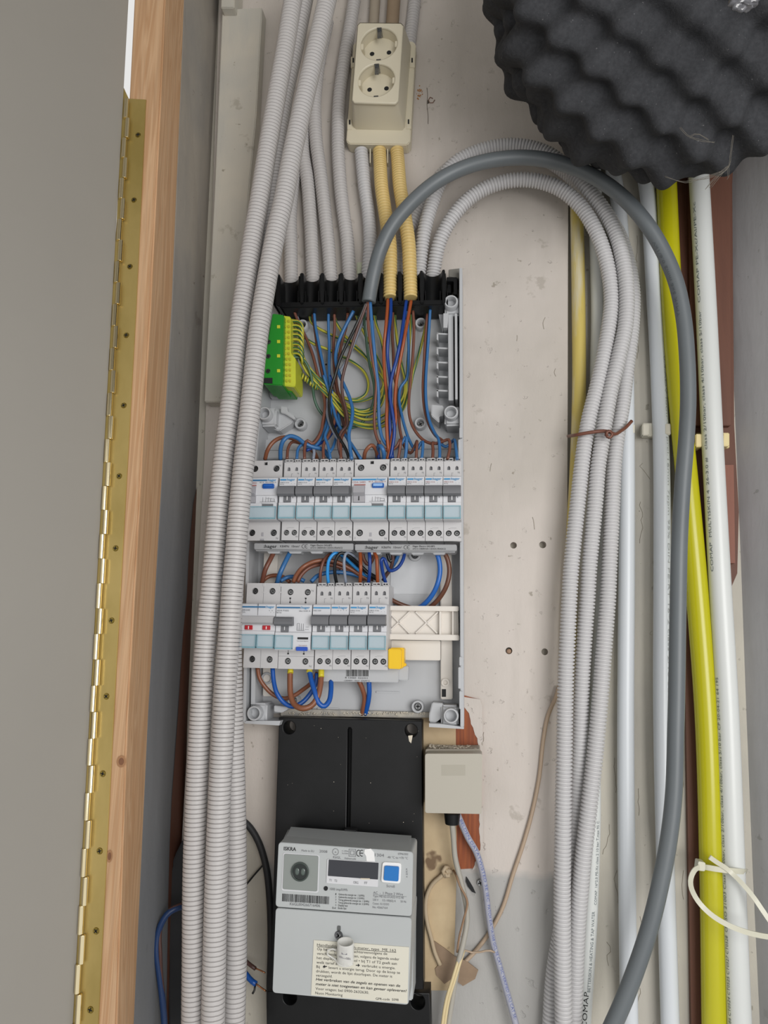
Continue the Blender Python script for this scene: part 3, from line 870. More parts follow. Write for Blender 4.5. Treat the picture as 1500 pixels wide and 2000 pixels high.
fc = P(1338, -50, 0.19)
foam = thing('foam_wrap', fc, 'large charcoal egg-crate foam wrapped bulge hanging at the top right corner', 'acoustic foam')
sx = msize(100, 1335, 100, 0.2) / 100
foam_sheet('foam_sheet', fc, (0.0, -0.050, 0.0), 368 * sx, 0.070, 396 * sx, 0.0105, foam)
foam_sheet('foam_sheet', fc, (-0.012, -0.020, 0.006), 368 * sx, 0.060, 398 * sx, 0.0090, foam, (0.004, 0.004), n=160)
foam_sheet('foam_sheet', fc, (-0.022, 0.012, 0.012), 368 * sx, 0.050, 392 * sx, 0.0085, foam, (0.010, 0.008), n=160)
# cobwebs caught on it, and glossy tape scraps
m_web = mat('cobweb', '757067', 0.9, alpha=0.7)
webs = [[(1330, 250), (1345, 268), (1375, 275), (1398, 279)], [(1432, 262), (1428, 300), (1420, 330), (1395, 350), (1380, 372)], [(1420, 325), (1400, 340), (1370, 352), (1340, 352)],
        [(1425, 320), (1405, 345), (1388, 366)], [(1423, 322), (1421, 345), (1420, 350)], [(1300, 345), (1340, 355), (1372, 350), (1410, 333)], [(1345, 268), (1362, 262), (1385, 272)]]
wb = foam
for k_, wv in enumerate(webs):
    for q in range(2):
        tube('cobweb_strand', [(x + random.uniform(-3, 3), y + random.uniform(-3, 3)) for x, y in wv], 0.00016, m_web, wb, d=0.275 if wv[0][1] < 300 else 0.235, seg=5)
m_tape = mat('clear_glossy_tape', '77777c', 0.08, c2='2c2d30', nscale=90, namt=1.0, coat=0.6)
bm = bmesh.new(); bmesh.ops.create_icosphere(bm, subdivisions=4, radius=1)
tc_ = P(1452, 0, 0.315)
for v in bm.verts:
    nz = math.sin(v.co.x * 7) * math.cos(v.co.z * 9) * 0.18 + math.sin(v.co.z * 17 + v.co.x * 5) * 0.08
    v.co = tc_ + Vector((v.co.x * 0.010 * (1 + nz), v.co.y * 0.004 * (1 + nz), v.co.z * 0.008 * (1 + nz)))
tag(bm_obj('tape_scrap', bm, m_tape), 'crumpled clear glossy tape stuck on the foam at the very top', 'tape')
# ================================================================== ENCLOSURE
enc = thing('distribution_enclosure', P(700, 1000, 0.012), 'open light grey wall enclosure holding two rows of breakers', 'electrical enclosure')
DB = 0.016
slab('back_plate', [(528, 590), (900, 590), (902, 1000), (903, 1393), (484, 1393), (492, 1000)], DB, 0.0125, m_encl, enc)
# right side wall, with a step in its edge
slab('side_wall', [(897, 523), (903, 523), (906, 1420), (899, 1420)], 0.052, 0.0125, m_encl, enc, bev=0.0005)
slab('side_wall', [(522, 600), (527, 600), (487, 1060), (480, 1411), (474, 1411), (481, 1060)], 0.050, 0.0125, m_encl, enc)
for y0, y1, x in [(835, 855, 902), (858, 905, 900), (1283, 1300, 902), (1303, 1345, 900), (1350, 1385, 902)]:
    slab('clip_rib', rect(x - 5, y0, x + 1, y1), 0.056, 0.050, m_encl, enc, bev=0.0004)
slab('side_wall', [(862, 1414), (906, 1420), (906, 1424), (838, 1420), (838, 1413)], 0.050, 0.0125, m_encl, enc)
slab('side_wall', [(478, 1408), (548, 1408), (545, 1417), (478, 1413)], 0.050, 0.0125, m_encl, enc)
# ledge and ribs on the back plate
slab('ledge', [(508, 858), (898, 855), (898, 892), (504, 896)], 0.022, 0.016, m_encl, enc, bev=0.0008)
slab('rib', [(508, 876), (897, 873), (897, 876), (508, 879)], 0.0245, 0.022, m_encl, enc)
slab('rib', [(735, 1350), (780, 1351), (780, 1354), (735, 1353)], 0.0175, 0.016, m_encl, enc)
slab('rib', [(620, 1382), (662, 1383), (662, 1386), (620, 1385)], 0.0175, 0.016, m_encl, enc)
slab('cable_opening', [(666, 1390), (712, 1391), (712, 1397), (668, 1396)], 0.0168, 0.016, m_dark, enc)
slab('bottom_ledge', [(548, 1384), (845, 1392), (845, 1402), (548, 1398)], 0.022, 0.0125, mat('dusty_grey_plastic', '9a9894', 0.8, c2='c0b9ac', nscale=120, namt=1.0), enc, bev=0.0005)
# small keyhole slot in the middle
slab('keyhole_slot', rect(634, 690, 638, 706), 0.0166, 0.016, m_encl, enc, bev=0.0003)
bm = bmesh.new(); cyl(bm, P(637, 712, DB), (0, -1, 0), 0.0011, 0.0004, seg=12); bm_obj('hole', bm, m_dark, enc)
slab('flat_sheet', [(764, 1080), (855, 1080), (850, 1160), (762, 1160)], 0.0168, 0.016, mat('thin_clear_film', 'c9cbce', 0.2, bump=60, bstr=0.4), enc)


def boss(px, py, r, d=0.026, sm=m_screw):
    bm = bmesh.new(); p = P(px, py, DB)
    ring(bm, p, (0, -1, 0), r, r * 0.62, d - DB, 28)
    o = bm_obj('screw_boss', bm, m_encl, enc)
    screw_head('screw', p + Vector((0, -(d - DB) * 0.35, 0)), (0, -1, 0), r * 0.56, sm, o, 0.0015, True, px * 0.1)


for x, y in [(594, 641), (823, 638), (590, 832), (822, 831), (817, 1379), (577, 1367), (526, 1324)]:
    boss(x, y, 0.0062)
boss(811, 1085, 0.0062, 0.022, mat('dark_steel_screw', '6b6d70', 0.35, 1.0))


def tower(px, py, side, foot=None):
    """square column with a round socket on its front"""
    p = P(px, py, 0.052)
    bm = bmesh.new()
    s_ = 0.0085
    box(bm, p.x - s_ * 1.0 + 0.0015 * side, p.x + s_ * 1.0 + 0.0015 * side, -0.044, -DB + 0.001, p.z - 0.011, p.z + 0.009, 0.0022, 3)
    o = bm_obj('corner_column', bm, m_encl, enc)
    bm = bmesh.new(); ring(bm, Vector((p.x, -0.040, p.z)), (0, -1, 0), 0.0072, 0.0052, 0.014, 30)
    bm_obj('screw_socket', bm, m_encl, o)
    bm = bmesh.new(); cyl(bm, Vector((p.x, -0.0415, p.z)), (0, -1, 0), 0.0045, 0.0006, seg=16); bm_obj('hole', bm, m_dark, o)  # dark disc stands in for the shade inside the socket
    return o


tower(881, 590, 1); tower(881, 806, 1); tower(517, 808, 1); tower(497, 1393, 1); tower(881, 1398, -1)
# wings on the middle columns
slab('wing', [(842, 790), (866, 792), (866, 812), (858, 812), (858, 826), (842, 812)], 0.040, 0.016, m_encl, enc, bev=0.0008)
slab('wing', [(548, 793), (561, 795), (561, 803), (566, 806), (577, 816), (575, 820), (556, 808), (548, 806)], 0.038, 0.030, m_encl, enc, bev=0.0006)
slab('wing', [(530, 797), (556, 799), (576, 812), (570, 826), (545, 842), (523, 834)], 0.032, 0.016, m_encl, enc, bev=0.001)
slab('wing', [(535, 1378), (562, 1381), (562, 1386), (550, 1392), (535, 1390)], 0.040, 0.016, m_encl, enc, bev=0.0006)
slab('wing', [(844, 1372), (866, 1374), (866, 1400), (850, 1412), (838, 1410), (838, 1396)], 0.040, 0.016, m_encl, enc, bev=0.0008)
slab('vertical_rail', [(491, 1300), (499, 1300), (498, 1376), (490, 1376)], 0.044, 0.016, m_encl, enc)
slab('wing', [(524, 762), (560, 764), (552, 776), (528, 776)], 0.026, 0.016, m_encl, enc)
# right-hand wire guide with shelves
slab('wire_guide', [(875, 600), (885, 600), (886, 782), (876, 782)], 0.042, 0.016, m_encl, enc, bev=0.0004)
slab('wire_guide', [(888, 612), (893, 612), (894, 780), (889, 780)], 0.048, 0.016, m_encl, enc, bev=0.0004)
slab('wire_guide', [(866, 612), (876, 612), (874, 640), (866, 640)], 0.044, 0.016, m_encl, enc)
for y in (650, 678, 706, 734, 761):
    slab('shelf', [(853, y), (875, y + 1), (875, y + 4), (853, y + 3)], 0.038, 0.016, m_encl, enc)
    slab('shelf', [(853, y + 1), (856, y + 1), (856, y + 15), (853, y + 13)], 0.038, 0.016, m_encl, enc)
slab('guide_frame', [(855, 606), (866, 606), (866, 648), (864, 648)], 0.030, 0.016, m_encl, enc)

# black comb with half-round cradles
comb_c = [569, 610, 648, 684, 722, 763, 801, 850]
comb_d = [540, 589, 629, 666, 704, 744, 781, 824, 867]


def comb():
    ztop, zbot = P(700, 543, 0.04).z, P(700, 592, 0.04).z
    bm = bmesh.new()
    xs = np.linspace(540, 869, 190)
    prof = []
    for x in xs:
        i = max(k for k in range(len(comb_d)) if comb_d[k] <= x + 1e-6); i = min(i, len(comb_d) - 2)
        a, b = comb_d[i], comb_d[i + 1]; c, hw = (a + b) / 2, (b - a) / 2 * 0.86
        t = (x - c) / hw
        d = 0.050 - (0.014 * math.sqrt(max(0, 1 - t * t)) if abs(t) < 1 else 0)
        prof.append((P(x, 568, 0.04).x, d))
    v = []
    for x, d in prof:
        # tilt: row follows the enclosure's horizontal
        v.append([bm.verts.new((x, -d, ztop)), bm.verts.new((x, -d, zbot)), bm.verts.new((x, -0.018, zbot)), bm.verts.new((x, -0.018, ztop))])
    for a, b in zip(v, v[1:]):
        for i in range(4):
            j = (i + 1) % 4
            bm.faces.new((a[i], b[i], b[j], a[j]))
    bm.faces.new(v[0]); bm.faces.new(list(reversed(v[-1])))
    bmesh.ops.recalc_face_normals(bm, faces=bm.faces)
    c = bm_obj('cable_comb', bm, m_blackp, enc, True, 35)
    for x in comb_d:
        slab('divider', [(x - 3.5, 533), (x + 3.5, 532), (x + 4.5, 558), (x + 3, 592), (x - 3, 592), (x - 4.5, 558)], 0.055, 0.020, m_blackp, c, bev=0.0008)
        for s_ in (-1, 1):
            slab('guide_fin', [(x + s_ * 7 - 0.7, 568), (x + s_ * 7 + 0.7, 568), (x + s_ * 7 + 0.7, 593), (x + s_ * 7 - 0.7, 593)], 0.0515, 0.024, m_blackp, c)
    slab('lower_bar', [(537, 590), (868, 585), (868, 596), (546, 602)], 0.052, 0.018, m_blackp, c, bev=0.0010)
    slab('underside', [(545, 598), (868, 593), (868, 611), (557, 617)], 0.031, 0.018, m_blackp, c, bev=0.0008)
    slab('upright_edge', [(537, 545), (545, 533), (548, 545), (548, 600), (538, 596)], 0.058, 0.018, m_blackp, c, bev=0.001)
    slab('end_bracket', [(864, 527), (869, 527), (869, 592), (864, 592)], 0.056, 0.018, m_blackp, c, bev=0.0005)
    slab('end_bracket', [(872, 541), (893, 541), (893, 575), (886, 575), (886, 549), (872, 549)], 0.044, 0.018, m_blackp, c, bev=0.0005)
    slab('end_bracket', [(874, 553), (881, 553), (881, 572), (874, 572)], 0.036, 0.018, m_blackp, c, bev=0.0005)


comb()
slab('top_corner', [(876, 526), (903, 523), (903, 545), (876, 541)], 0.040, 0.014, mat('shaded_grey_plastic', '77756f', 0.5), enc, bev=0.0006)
slab('vertical_rail', [(860, 1080), (882, 1080), (884, 1366), (861, 1366)], 0.026, 0.016, m_cream, enc, bev=0.0008)
rail = slab('vertical_rail', [(516, 1080), (543, 1080), (540, 1140), (513, 1140)], 0.026, 0.016, m_cream, enc)
slab('vertical_rail', [(513, 1296), (532, 1296), (532, 1360), (513, 1360)], 0.024, 0.016, m_cream, enc, bev=0.0008)
slab('square_hole', rect(863, 1346, 871, 1361), 0.0265, 0.026, m_dark, enc)
bm = bmesh.new(); p = P(870, 1333, 0.026); ring(bm, p, (0, -1, 0), 0.0040, 0.0022, 0.003, 20); bm_obj('rail_eye', bm, m_cream, enc)

# cream support rail with crossed ribs, lower right
sup = thing('rail_carrier', P(828, 1217, 0.03), 'cream plastic rail carrier with crossed ribs, right of the lower row', 'rail')
slab('back_web', [(752, 1190), (895, 1190), (896, 1248), (752, 1248)], 0.034, 0.027, m_cream, sup)
slab('upper_flange', [(756, 1183), (896, 1184), (896, 1194), (756, 1192)], 0.044, 0.027, m_cream, sup, bev=0.0007)
slab('lower_flange', [(756, 1238), (897, 1240), (897, 1251), (756, 1249)], 0.044, 0.027, m_cream, sup, bev=0.0007)
slab('end_post', rect(858, 1194, 862, 1240), 0.040, 0.034, m_cream, sup)
slab('end_post', rect(883, 1194, 886, 1240), 0.040, 0.034, m_cream, sup)
for a, b in [((762, 1198), (800, 1237)), ((764, 1230), (800, 1195)), ((812, 1195), (854, 1237)), ((812, 1237), (856, 1195))]:
    v = Vector((b[0] - a[0], b[1] - a[1])).normalized(); n_ = (-v.y * 1.4, v.x * 1.4)
    slab('cross_rib', [(a[0] + n_[0], a[1] + n_[1]), (a[0] - n_[0], a[1] - n_[1]), (b[0] - n_[0], b[1] - n_[1]), (b[0] + n_[0], b[1] + n_[1])], 0.037, 0.034, m_cream, sup)
slab('lower_web', [(700, 1250), (860, 1251), (860, 1290), (700, 1288)], 0.030, 0.027, m_cream, sup, bev=0.0006)

# yellow block
yb = thing('yellow_clip_block', P(775, 1308, 0.05), 'small bright yellow plastic block right of the lower breaker row', 'terminal block')
slab('front_plate', [(758, 1267), (784, 1268), (783, 1307), (758, 1306)], 0.062, 0.040, m_yel, yb, bev=0.0008)
slab('rear_plate', [(762, 1265), (789, 1265), (789, 1300), (784, 1307), (762, 1305)], 0.054, 0.038, m_yel, yb, bev=0.0008)
slab('tab', [(785, 1292), (794, 1297), (793, 1301), (785, 1303)], 0.050, 0.042, m_yel, yb, bev=0.0006)
# busbar label plate with barcode
bp_ = thing('label_plate', P(715, 1333, 0.045), 'pale grey plate with a barcode under the lower breaker row', 'label plate')
slab('plate', [(622, 1300), (779, 1303), (778, 1333), (628, 1331)], 0.046, 0.036, m_encl, bp_, bev=0.0006)
slab('plate_step', [(775, 1300), (798, 1301), (797, 1329), (778, 1328)], 0.042, 0.034, m_encl, bp_, bev=0.0006)
x = 676.0
random.seed(3)
while x < 719:
    w_ = random.choice([0.8, 1.2, 1.8]); slab('barcode_bar', rect(x, 1302, x + w_, 1321), 0.04625, 0.0461, m_blk, bp_); x += w_ + random.choice([0.8, 1.2, 1.6])
text_px('8 12060  522331', (674, 1325), (718, 1326), 3, 0.0463, m_blk, bp_)
text_px('~230/400V~ 10mm²  63A(40°C)', (671, 1330.5), (722, 1331), 2.6, 0.0463, m_blk, bp_)

# ================================================================== DEVICES
DT = 0.060   # depth of the terminal faces
U = 0.000505  # metres per photo pixel on the terminal faces


def curved(bm, x0, x1, prof, y_back):
    """solid with a side profile: prof = [(z, y)...] from top to bottom, closed at y_back"""
    a = [bm.verts.new((x0, y, z)) for z, y in prof] + [bm.verts.new((x0, y_back, prof[-1][0])), bm.verts.new((x0, y_back, prof[0][0]))]
    b = [bm.verts.new((x1, v.co.y, v.co.z)) for v in a]
    n = len(a); bm.faces.new(a); bm.faces.new(list(reversed(b)))
    for i in range(n):
        j = (i + 1) % n; bm.faces.new((a[j], a[i], b[i], b[j]))
    bmesh.ops.recalc_face_normals(bm, faces=bm.faces)


MESH = {}


def lpart(key, name, build, m, root, smooth=True, ang=40):
    """part whose mesh is built once per kind and shared"""
    if key not in MESH:
        bm = bmesh.new(); build(bm); me = bpy.data.meshes.new(name); bm.to_mesh(me); bm.free(); me.materials.append(m)
        if smooth:
            me.polygons.foreach_set('use_smooth', [True] * len(me.polygons)); sharp(me, ang)
        MESH[key] = me
    o = bpy.data.objects.new(name, MESH[key]); COL.objects.link(o); o.parent = root
    return o


def term_screw(root, x, z, r, key, rot=0.5):
    def well(bm): ring(bm, (0, 0.0036, 0), (0, -1, 0), r * 1.0, r * 0.97, 0.0030, 20)
    a = lpart(key + 'w%.5f' % r, 'well_shade_disc', lambda bm: (cyl(bm, (0, 0.0040, 0), (0, -1, 0), r * 1.02, 0.0004, seg=20)), m_dark, root); a.location = (x, 0, z)  # near-black disc paints the shade at the bottom of the screw hole

    def head(bm):
        cyl(bm, (0, 0.0036, 0), (0, -1, 0), r * 0.78, 0.0016, r * 0.66, seg=18)
    b = lpart(key + 'h%.5f' % r, 'terminal_screw', head, m_screw, a); b.location = (0, 0, 0); b.rotation_euler = (0, rot, 0)

    def cross(bm):
        for an in (0, math.pi / 2):
            res = bmesh.ops.create_cube(bm, size=1.0)
            for v in res['verts']:
                q = Vector((v.co.x * r * 1.1, v.co.y * 0.0002, v.co.z * r * 0.16)); v.co = Matrix.Rotation(an, 4, 'Y') @ q + Vector((0, 0.00195, 0))
    c = lpart(key + 'x%.5f' % r, 'cross_slot', cross, m_dark, b)
    return a


def terminal_face(root, w_, holes, key, z0=-0.0414, z1=0.0414):
    k2 = 'tf' + key
    if k2 not in MESH:
        o = cut_slab('terminal_cover', [(-w_ / 2, z0), (w_ / 2, z0), (w_ / 2, z1), (-w_ / 2, z1)], holes, 0.0, 0.004, m_dev, root, local=True)
        MESH[k2] = o.data; return o
    o = bpy.data.objects.new('terminal_cover', MESH[k2]); COL.objects.link(o); o.parent = root
    return o


def nose(root, w_, key, prof=None):
    prof = prof or [(0.0205, -0.0135), (0.0195, -0.0150), (0.0120, -0.0160), (0.0020, -0.0165), (0.0015, -0.0150), (-0.0055, -0.0145), (-0.0060, -0.0160), (-0.0222, -0.0160), (-0.0228, -0.0150)]
    return lpart('nose' + key, 'front_housing', lambda bm: curved(bm, -w_ / 2, w_ / 2, prof, 0.001), m_dev2, root, True, 30)


def cover(root, x0, x1, z0, z1, key):
    def b(bm):
        box(bm, x0, x1, -0.0182, -0.0162, z0, z1, 0.0004, 2)
    o = lpart('cov' + key, 'label_cover', b, m_cov, root)
    t = 0.0006

    def e(bm):
        box(bm, x0, x1, -0.01835, -0.0163, z0, z0 + 2.2 * t); box(bm, x0, x1, -0.01835, -0.0163, z1 - t, z1)
        box(bm, x0, x0 + t, -0.01835, -0.0163, z0, z1); box(bm, x1 - t, x1, -0.01835, -0.0163, z0, z1)
    lpart('cove' + key, 'cover_rim', e, m_covedge, o, False)
    lpart('card' + key, 'label_card', lambda bm: box(bm, x0 + 0.0007, x1 - 0.0007, -0.0163, -0.01605, z0 + 0.0018, z1 - 0.0012), m_card, root, False)
    return o


def toggle(root, x0, x1, key, m=None, zt=0.0104, zb=-0.0002, out_=0.0245):
    prof = [(zt, -0.0165), (zt - 0.0006, -out_ + 0.0035), (zt - 0.0018, -out_ + 0.0012), (zt - 0.0050, -out_), (zb + 0.0016, -out_ + 0.0006), (zb, -out_ + 0.0030), (zb + 0.0004, -0.0160)]
    return lpart('tog' + key, 'toggle', lambda bm: curved(bm, x0, x1, prof, -0.0120), m or m_tog, root, True, 35)


def breaker(px, py, label, group, kind='a', cat='circuit breaker'):
    W = 0.01765
    t = thing('circuit_breaker', P(px, py, DT), label, cat, group)
    lpart('bbody', 'body', lambda bm: box(bm, -W / 2 + 0.00012, W / 2 - 0.00012, 0.004, 0.0425, -0.0412, 0.0405, 0.0003, 1), m_dev, t)
    holes = [circ(-0.0038, -0.0336, 0.0029), circ(0.0042, -0.0336, 0.0029)]
    for x in (-0.0038, 0.0042):
        holes.append([(x - 0.0015, 0.0298)] + [(x + 0.0015 * math.cos(a), 0.0320 + 0.0018 * math.sin(a)) for a in [math.pi * (1 - k / 8) for k in range(9)]] + [(x + 0.0015, 0.0298)])
    terminal_face(t, W - 0.00024, holes, 'brk', -0.0414, 0.0388)
    for x in (-0.0038, 0.0042):
        term_screw(t, x, -0.0336, 0.0029, 'brk', random.uniform(0, 1.5))
        a = lpart('clampw', 'clamp_window', lambda bm: box(bm, -0.0014, 0.0014, 0.0030, 0.0038, -0.0008, 0.0026), m_gryp, t, False); a.location = (x, 0, 0.0311)
    # entry cups at the top

    def cups(bm):
        for cx, ww in ((-0.0036, 0.0082), (0.0052, 0.0058)):
            for a, b in ((cx - ww / 2, cx - ww / 2 + 0.0006), (cx + ww / 2 - 0.0006, cx + ww / 2)):
                box(bm, a, b, 0.0, 0.010, 0.0385, 0.0420)
            box(bm, cx - ww / 2, cx + ww / 2, 0.0, 0.0006, 0.0385, 0.0395)
            box(bm, cx - ww / 2, cx + ww / 2, 0.0, 0.0006, 0.0413, 0.0421)
            box(bm, cx - 0.0003, cx + 0.0003, 0.0, 0.010, 0.0385, 0.0415)
            box(bm, cx - ww / 2, cx + ww / 2, 0.0094, 0.010, 0.0385, 0.0421)
    lpart('cups', 'entry_cups', cups, m_dev, t, False)
    nose(t, W - 0.0004, 'brk')
    toggle(t, -W / 2 + 0.0003, W / 2 - 0.0003, 'brk')
    w1 = lpart('win', 'position_window', lambda bm: box(bm, -0.0039, 0.0035, -0.0160, -0.0140, -0.0056, 0.0016, 0.0003, 1), m_tog, t)
    lpart('winI', 'position_mark', lambda bm: box(bm, -0.0006, 0.0002, -0.0163, -0.0158, -0.0036, 0.0002), m_wht, w1, False)
    lpart('tick', 'flag_frame', lambda bm: (box(bm, 0.0050, 0.0086, -0.0152, -0.0145, 0.0004, 0.0010), box(bm, 0.0050, 0.0056, -0.0152, -0.0145, -0.0014, 0.0010)), m_gryp, t, False)
    cover(t, -W / 2 + 0.0005, W / 2 - 0.0005, -0.0222, -0.0094, 'brk')
    lpart('step', 'seam_line', lambda bm: (box(bm, -0.0010, -0.0007, -0.0001, 0.001, 0.0225, 0.0268), box(bm, -0.0010, 0.0008, -0.0001, 0.001, 0.0266, 0.0269)), m_gryp, t, False)
    lpart('step2', 'symbol_line', lambda bm: (box(bm, -0.0022, 0.0038, -0.0001, 0.001, -0.0286, -0.0284), box(bm, -0.0040, -0.0022, -0.0001, 0.001, -0.0292, -0.0290)), m_gryp, t, False)
    # print
    y = -0.01635
    if kind == 'wide':
        lpart('barw', 'printed_bar', lambda bm: box(bm, -0.0080, 0.0078, -0.0159, -0.0150, 0.0164, 0.0176), m_blueprint, t, False).location = (0, -0.0007, 0)
        text_local('MKS 599', -0.0078, -0.0006, 0.0136, 0.0013, y, m_gryp, t)
    else:
        lpart('bars', 'printed_bar', lambda bm: box(bm, -0.0076, -0.0020, -0.0159, -0.0150, 0.0164, 0.0178), m_blueprint, t, False).location = (0, -0.0007, 0)
        text_local(':hager', -0.0016, 0.0074, 0.0162, 0.0024, y, m_blueprint, t, bold=0.012)
        if kind != 'plain': text_local('MKS 516', -0.0077, 0.0012, 0.0136, 0.0013, y, m_gryp if kind == 'a' else m_redp, t)
    if kind == 'plain': text_local("' ' ' '", -0.002, 0.0065, 0.0128, 0.0020, y, m_gryp, t)
    elif kind != 'wide':
        text_local('B16', -0.0077, -0.0040, 0.0121, 0.0011, y, m_gryp, t); text_local("'  '", 0.0035, 0.0070, 0.0122, 0.0012, y, m_gryp, t)
    text_local('N', 0.0052, 0.0070, 0.0262, 0.0020, -0.0002, m_gryp, t)
    text_local('N', 0.0060, 0.0078, -0.0385, 0.0018, -0.0002, m_gryp, t)
    return t


def rcd(px, py, label, hidden_left=False):
    W = 0.0354
    t = thing('residual_current_switch', P(px, py, DT), label, 'circuit breaker')
    lpart('rbody', 'body', lambda bm: box(bm, -W / 2 + 0.00012, W / 2 - 0.00012, 0.004, 0.0425, -0.0412, 0.0412, 0.0003, 1), m_dev, t)
    holes = [circ(x, z, 0.0034) for x in (-0.0112, 0.0112) for z in (0.0330, -0.0334)] + [[(-0.0018, 0.0366), (0.0018, 0.0366), (0.0018, 0.0398), (-0.0018, 0.0398)]]
    terminal_face(t, W - 0.00024, holes, 'rcd')
    for x in (-0.0112, 0.0112):
        for z in (0.0330, -0.0334): term_screw(t, x, z, 0.0034, 'rcd', random.uniform(0, 1.5))
    lpart('slotd', 'latch_slot', lambda bm: box(bm, -0.0017, 0.0017, 0.003, 0.0039, 0.0367, 0.0397), m_dark, t, False)
    lpart('latch', 'latch', lambda bm: (box(bm, -0.0012, 0.0010, -0.0004, 0.001, -0.0370, -0.0332), box(bm, -0.0018, 0.0018, -0.0010, 0.001, -0.0414, -0.0398)), m_tog2, t, False)
    nose(t, W - 0.0004, 'rcd')
    lpart('rtog', 'toggle', lambda bm: curved(bm, -0.0150, -0.0040, [(0.0105, -0.0165), (0.0100, -0.0215), (0.0030, -0.0225), (0.0000, -0.0185), (-0.0055, -0.0175), (-0.0062, -0.0160)], -0.012), m_tog2, t, True, 30)
    lpart('rtogI', 'position_mark', lambda bm: box(bm, -0.0102, -0.0093, -0.0186, -0.0170, -0.0040, 0.0002), m_blk, t, False)
    b = lpart('rbtn', 'test_button', lambda bm: box(bm, 0.0030, 0.0146, -0.0190, -0.0150, 0.0084, 0.0132, 0.0007, 3), m_btn, t)
    lpart('rbtn2%d' % hidden_left, 'button_face', lambda bm: box(bm, 0.0040, 0.0136, -0.0193, -0.0185, 0.0096, 0.0126, 0.0003, 2), mat('light_blue_button_face', '8fb6e6' if not hidden_left else '2f6fc4', 0.3) if not hidden_left else m_btn, b)
    lpart('rwin', 'indicator_window', lambda bm: box(bm, 0.0030, 0.0142, -0.0168, -0.0150, -0.0094, -0.0068, 0.0002, 1), m_tog, t)
    lpart('rwinf', 'window_lip', lambda bm: box(bm, 0.0028, 0.0144, -0.0172, -0.0150, -0.0070, -0.0060, 0.0002, 1), m_dev2, t)
    cover(t, -W / 2 + 0.0005, W / 2 - 0.0005, -0.0222, -0.0096, 'rcd')
    y = -0.01635
    lpart('barr%d' % hidden_left, 'printed_bar', lambda bm: box(bm, -0.0166, 0.0066, -0.0159, -0.0150, 0.0164, 0.0178), m_tealprint if hidden_left else m_blueprint, t, False).location = (0, -0.0007, 0)
    text_local(':hager', 0.0070, 0.0164, 0.0162, 0.0025, y, m_blueprint, t, bold=0.012)
    text_local('CDA 240D', -0.0166, -0.0035, 0.0136, 0.0017, y, m_redp, t)
    text_local('40 A  IΔn=0.03 A', -0.0008, 0.0164, 0.0143, 0.0013, y, m_redp if not hidden_left else m_gryp, t)
    lpart('rline', 'printed_bar', lambda bm: box(bm, -0.0150, -0.0038, -0.0167, -0.0162, 0.0112, 0.0124), m_redp, t, False)
    # tiny circuit diagram

    def diag(bm):
        for a in ((0.0000, 0.0160, -0.0046, -0.0044), (0.0030, 0.0032, -0.0046, 0.0000), (0.0060, 0.0062, -0.0046, 0.0004), (0.0085, 0.0087, -0.0046, 0.0000), (0.0060, 0.0120, -0.0012, -0.0010), (0.0108, 0.0150, -0.0040, -0.0038), (0.0148, 0.0150, -0.0044, -0.0016), (0.0108, 0.0110, -0.0044, -0.0016), (0.0108, 0.0150, -0.0018, -0.0016)):
            box(bm, a[0], a[1], -0.0152, -0.0147, a[2], a[3])
    lpart('rdiag', 'printed_diagram', diag, m_gryp, t, False)
    text_local('1', -0.0160, -0.0153, 0.0355, 0.002, -0.0002, m_gryp, t); text_local('N', 0.0140, 0.0160, 0.0350, 0.0022, -0.0002, m_gryp, t)
    text_local('2', -0.0164, -0.0150, -0.0395, 0.002, -0.0002, m_gryp, t); text_local('N', 0.0140, 0.0160, -0.0400, 0.002, -0.0002, m_gryp, t)
    return t


names1 = ['first breaker right of the left residual current switch, upper row', 'second breaker in the left block of four, upper row', 'third breaker in the left block of four, upper row', 'breaker just left of the middle residual current switch, upper row']
for x, l in zip((569, 603.5, 638.3, 672.5), names1):
    b = breaker(x, 976.0, 'slim light grey circuit breaker, ' + l, 'circuit breakers of the upper row', 'a')
names1 = ['breaker just right of the middle residual current switch, upper row', 'second breaker in the right block of four, upper row', 'third breaker in the right block of four, upper row', 'last breaker at the right end of the upper row']
for x, l in zip((778.5, 813.5, 848.8, 884.0), names1):
    breaker(x, 975.5, 'slim light grey circuit breaker, ' + l, 'circuit breakers of the upper row', 'r')
rcd(516, 977, 'wide residual current switch with blue test button, half hidden by the conduit', True)
rcd(725.3, 976, 'wide residual current switch with a pale blue test button, middle of upper row')

# lower row
names2 = [('wide', 'first slim breaker of the lower row, its blue printed bar full width'), ('plain', 'second slim breaker of the lower row, without type number'), ('a', 'third slim breaker of the lower row'), ('a', 'last slim breaker of the lower row, beside the yellow block')]
for x, (k, l) in zip((634, 669, 705, 741.3), names2):
    breaker(x, 1223, l, 'slim breakers of the lower row', k)


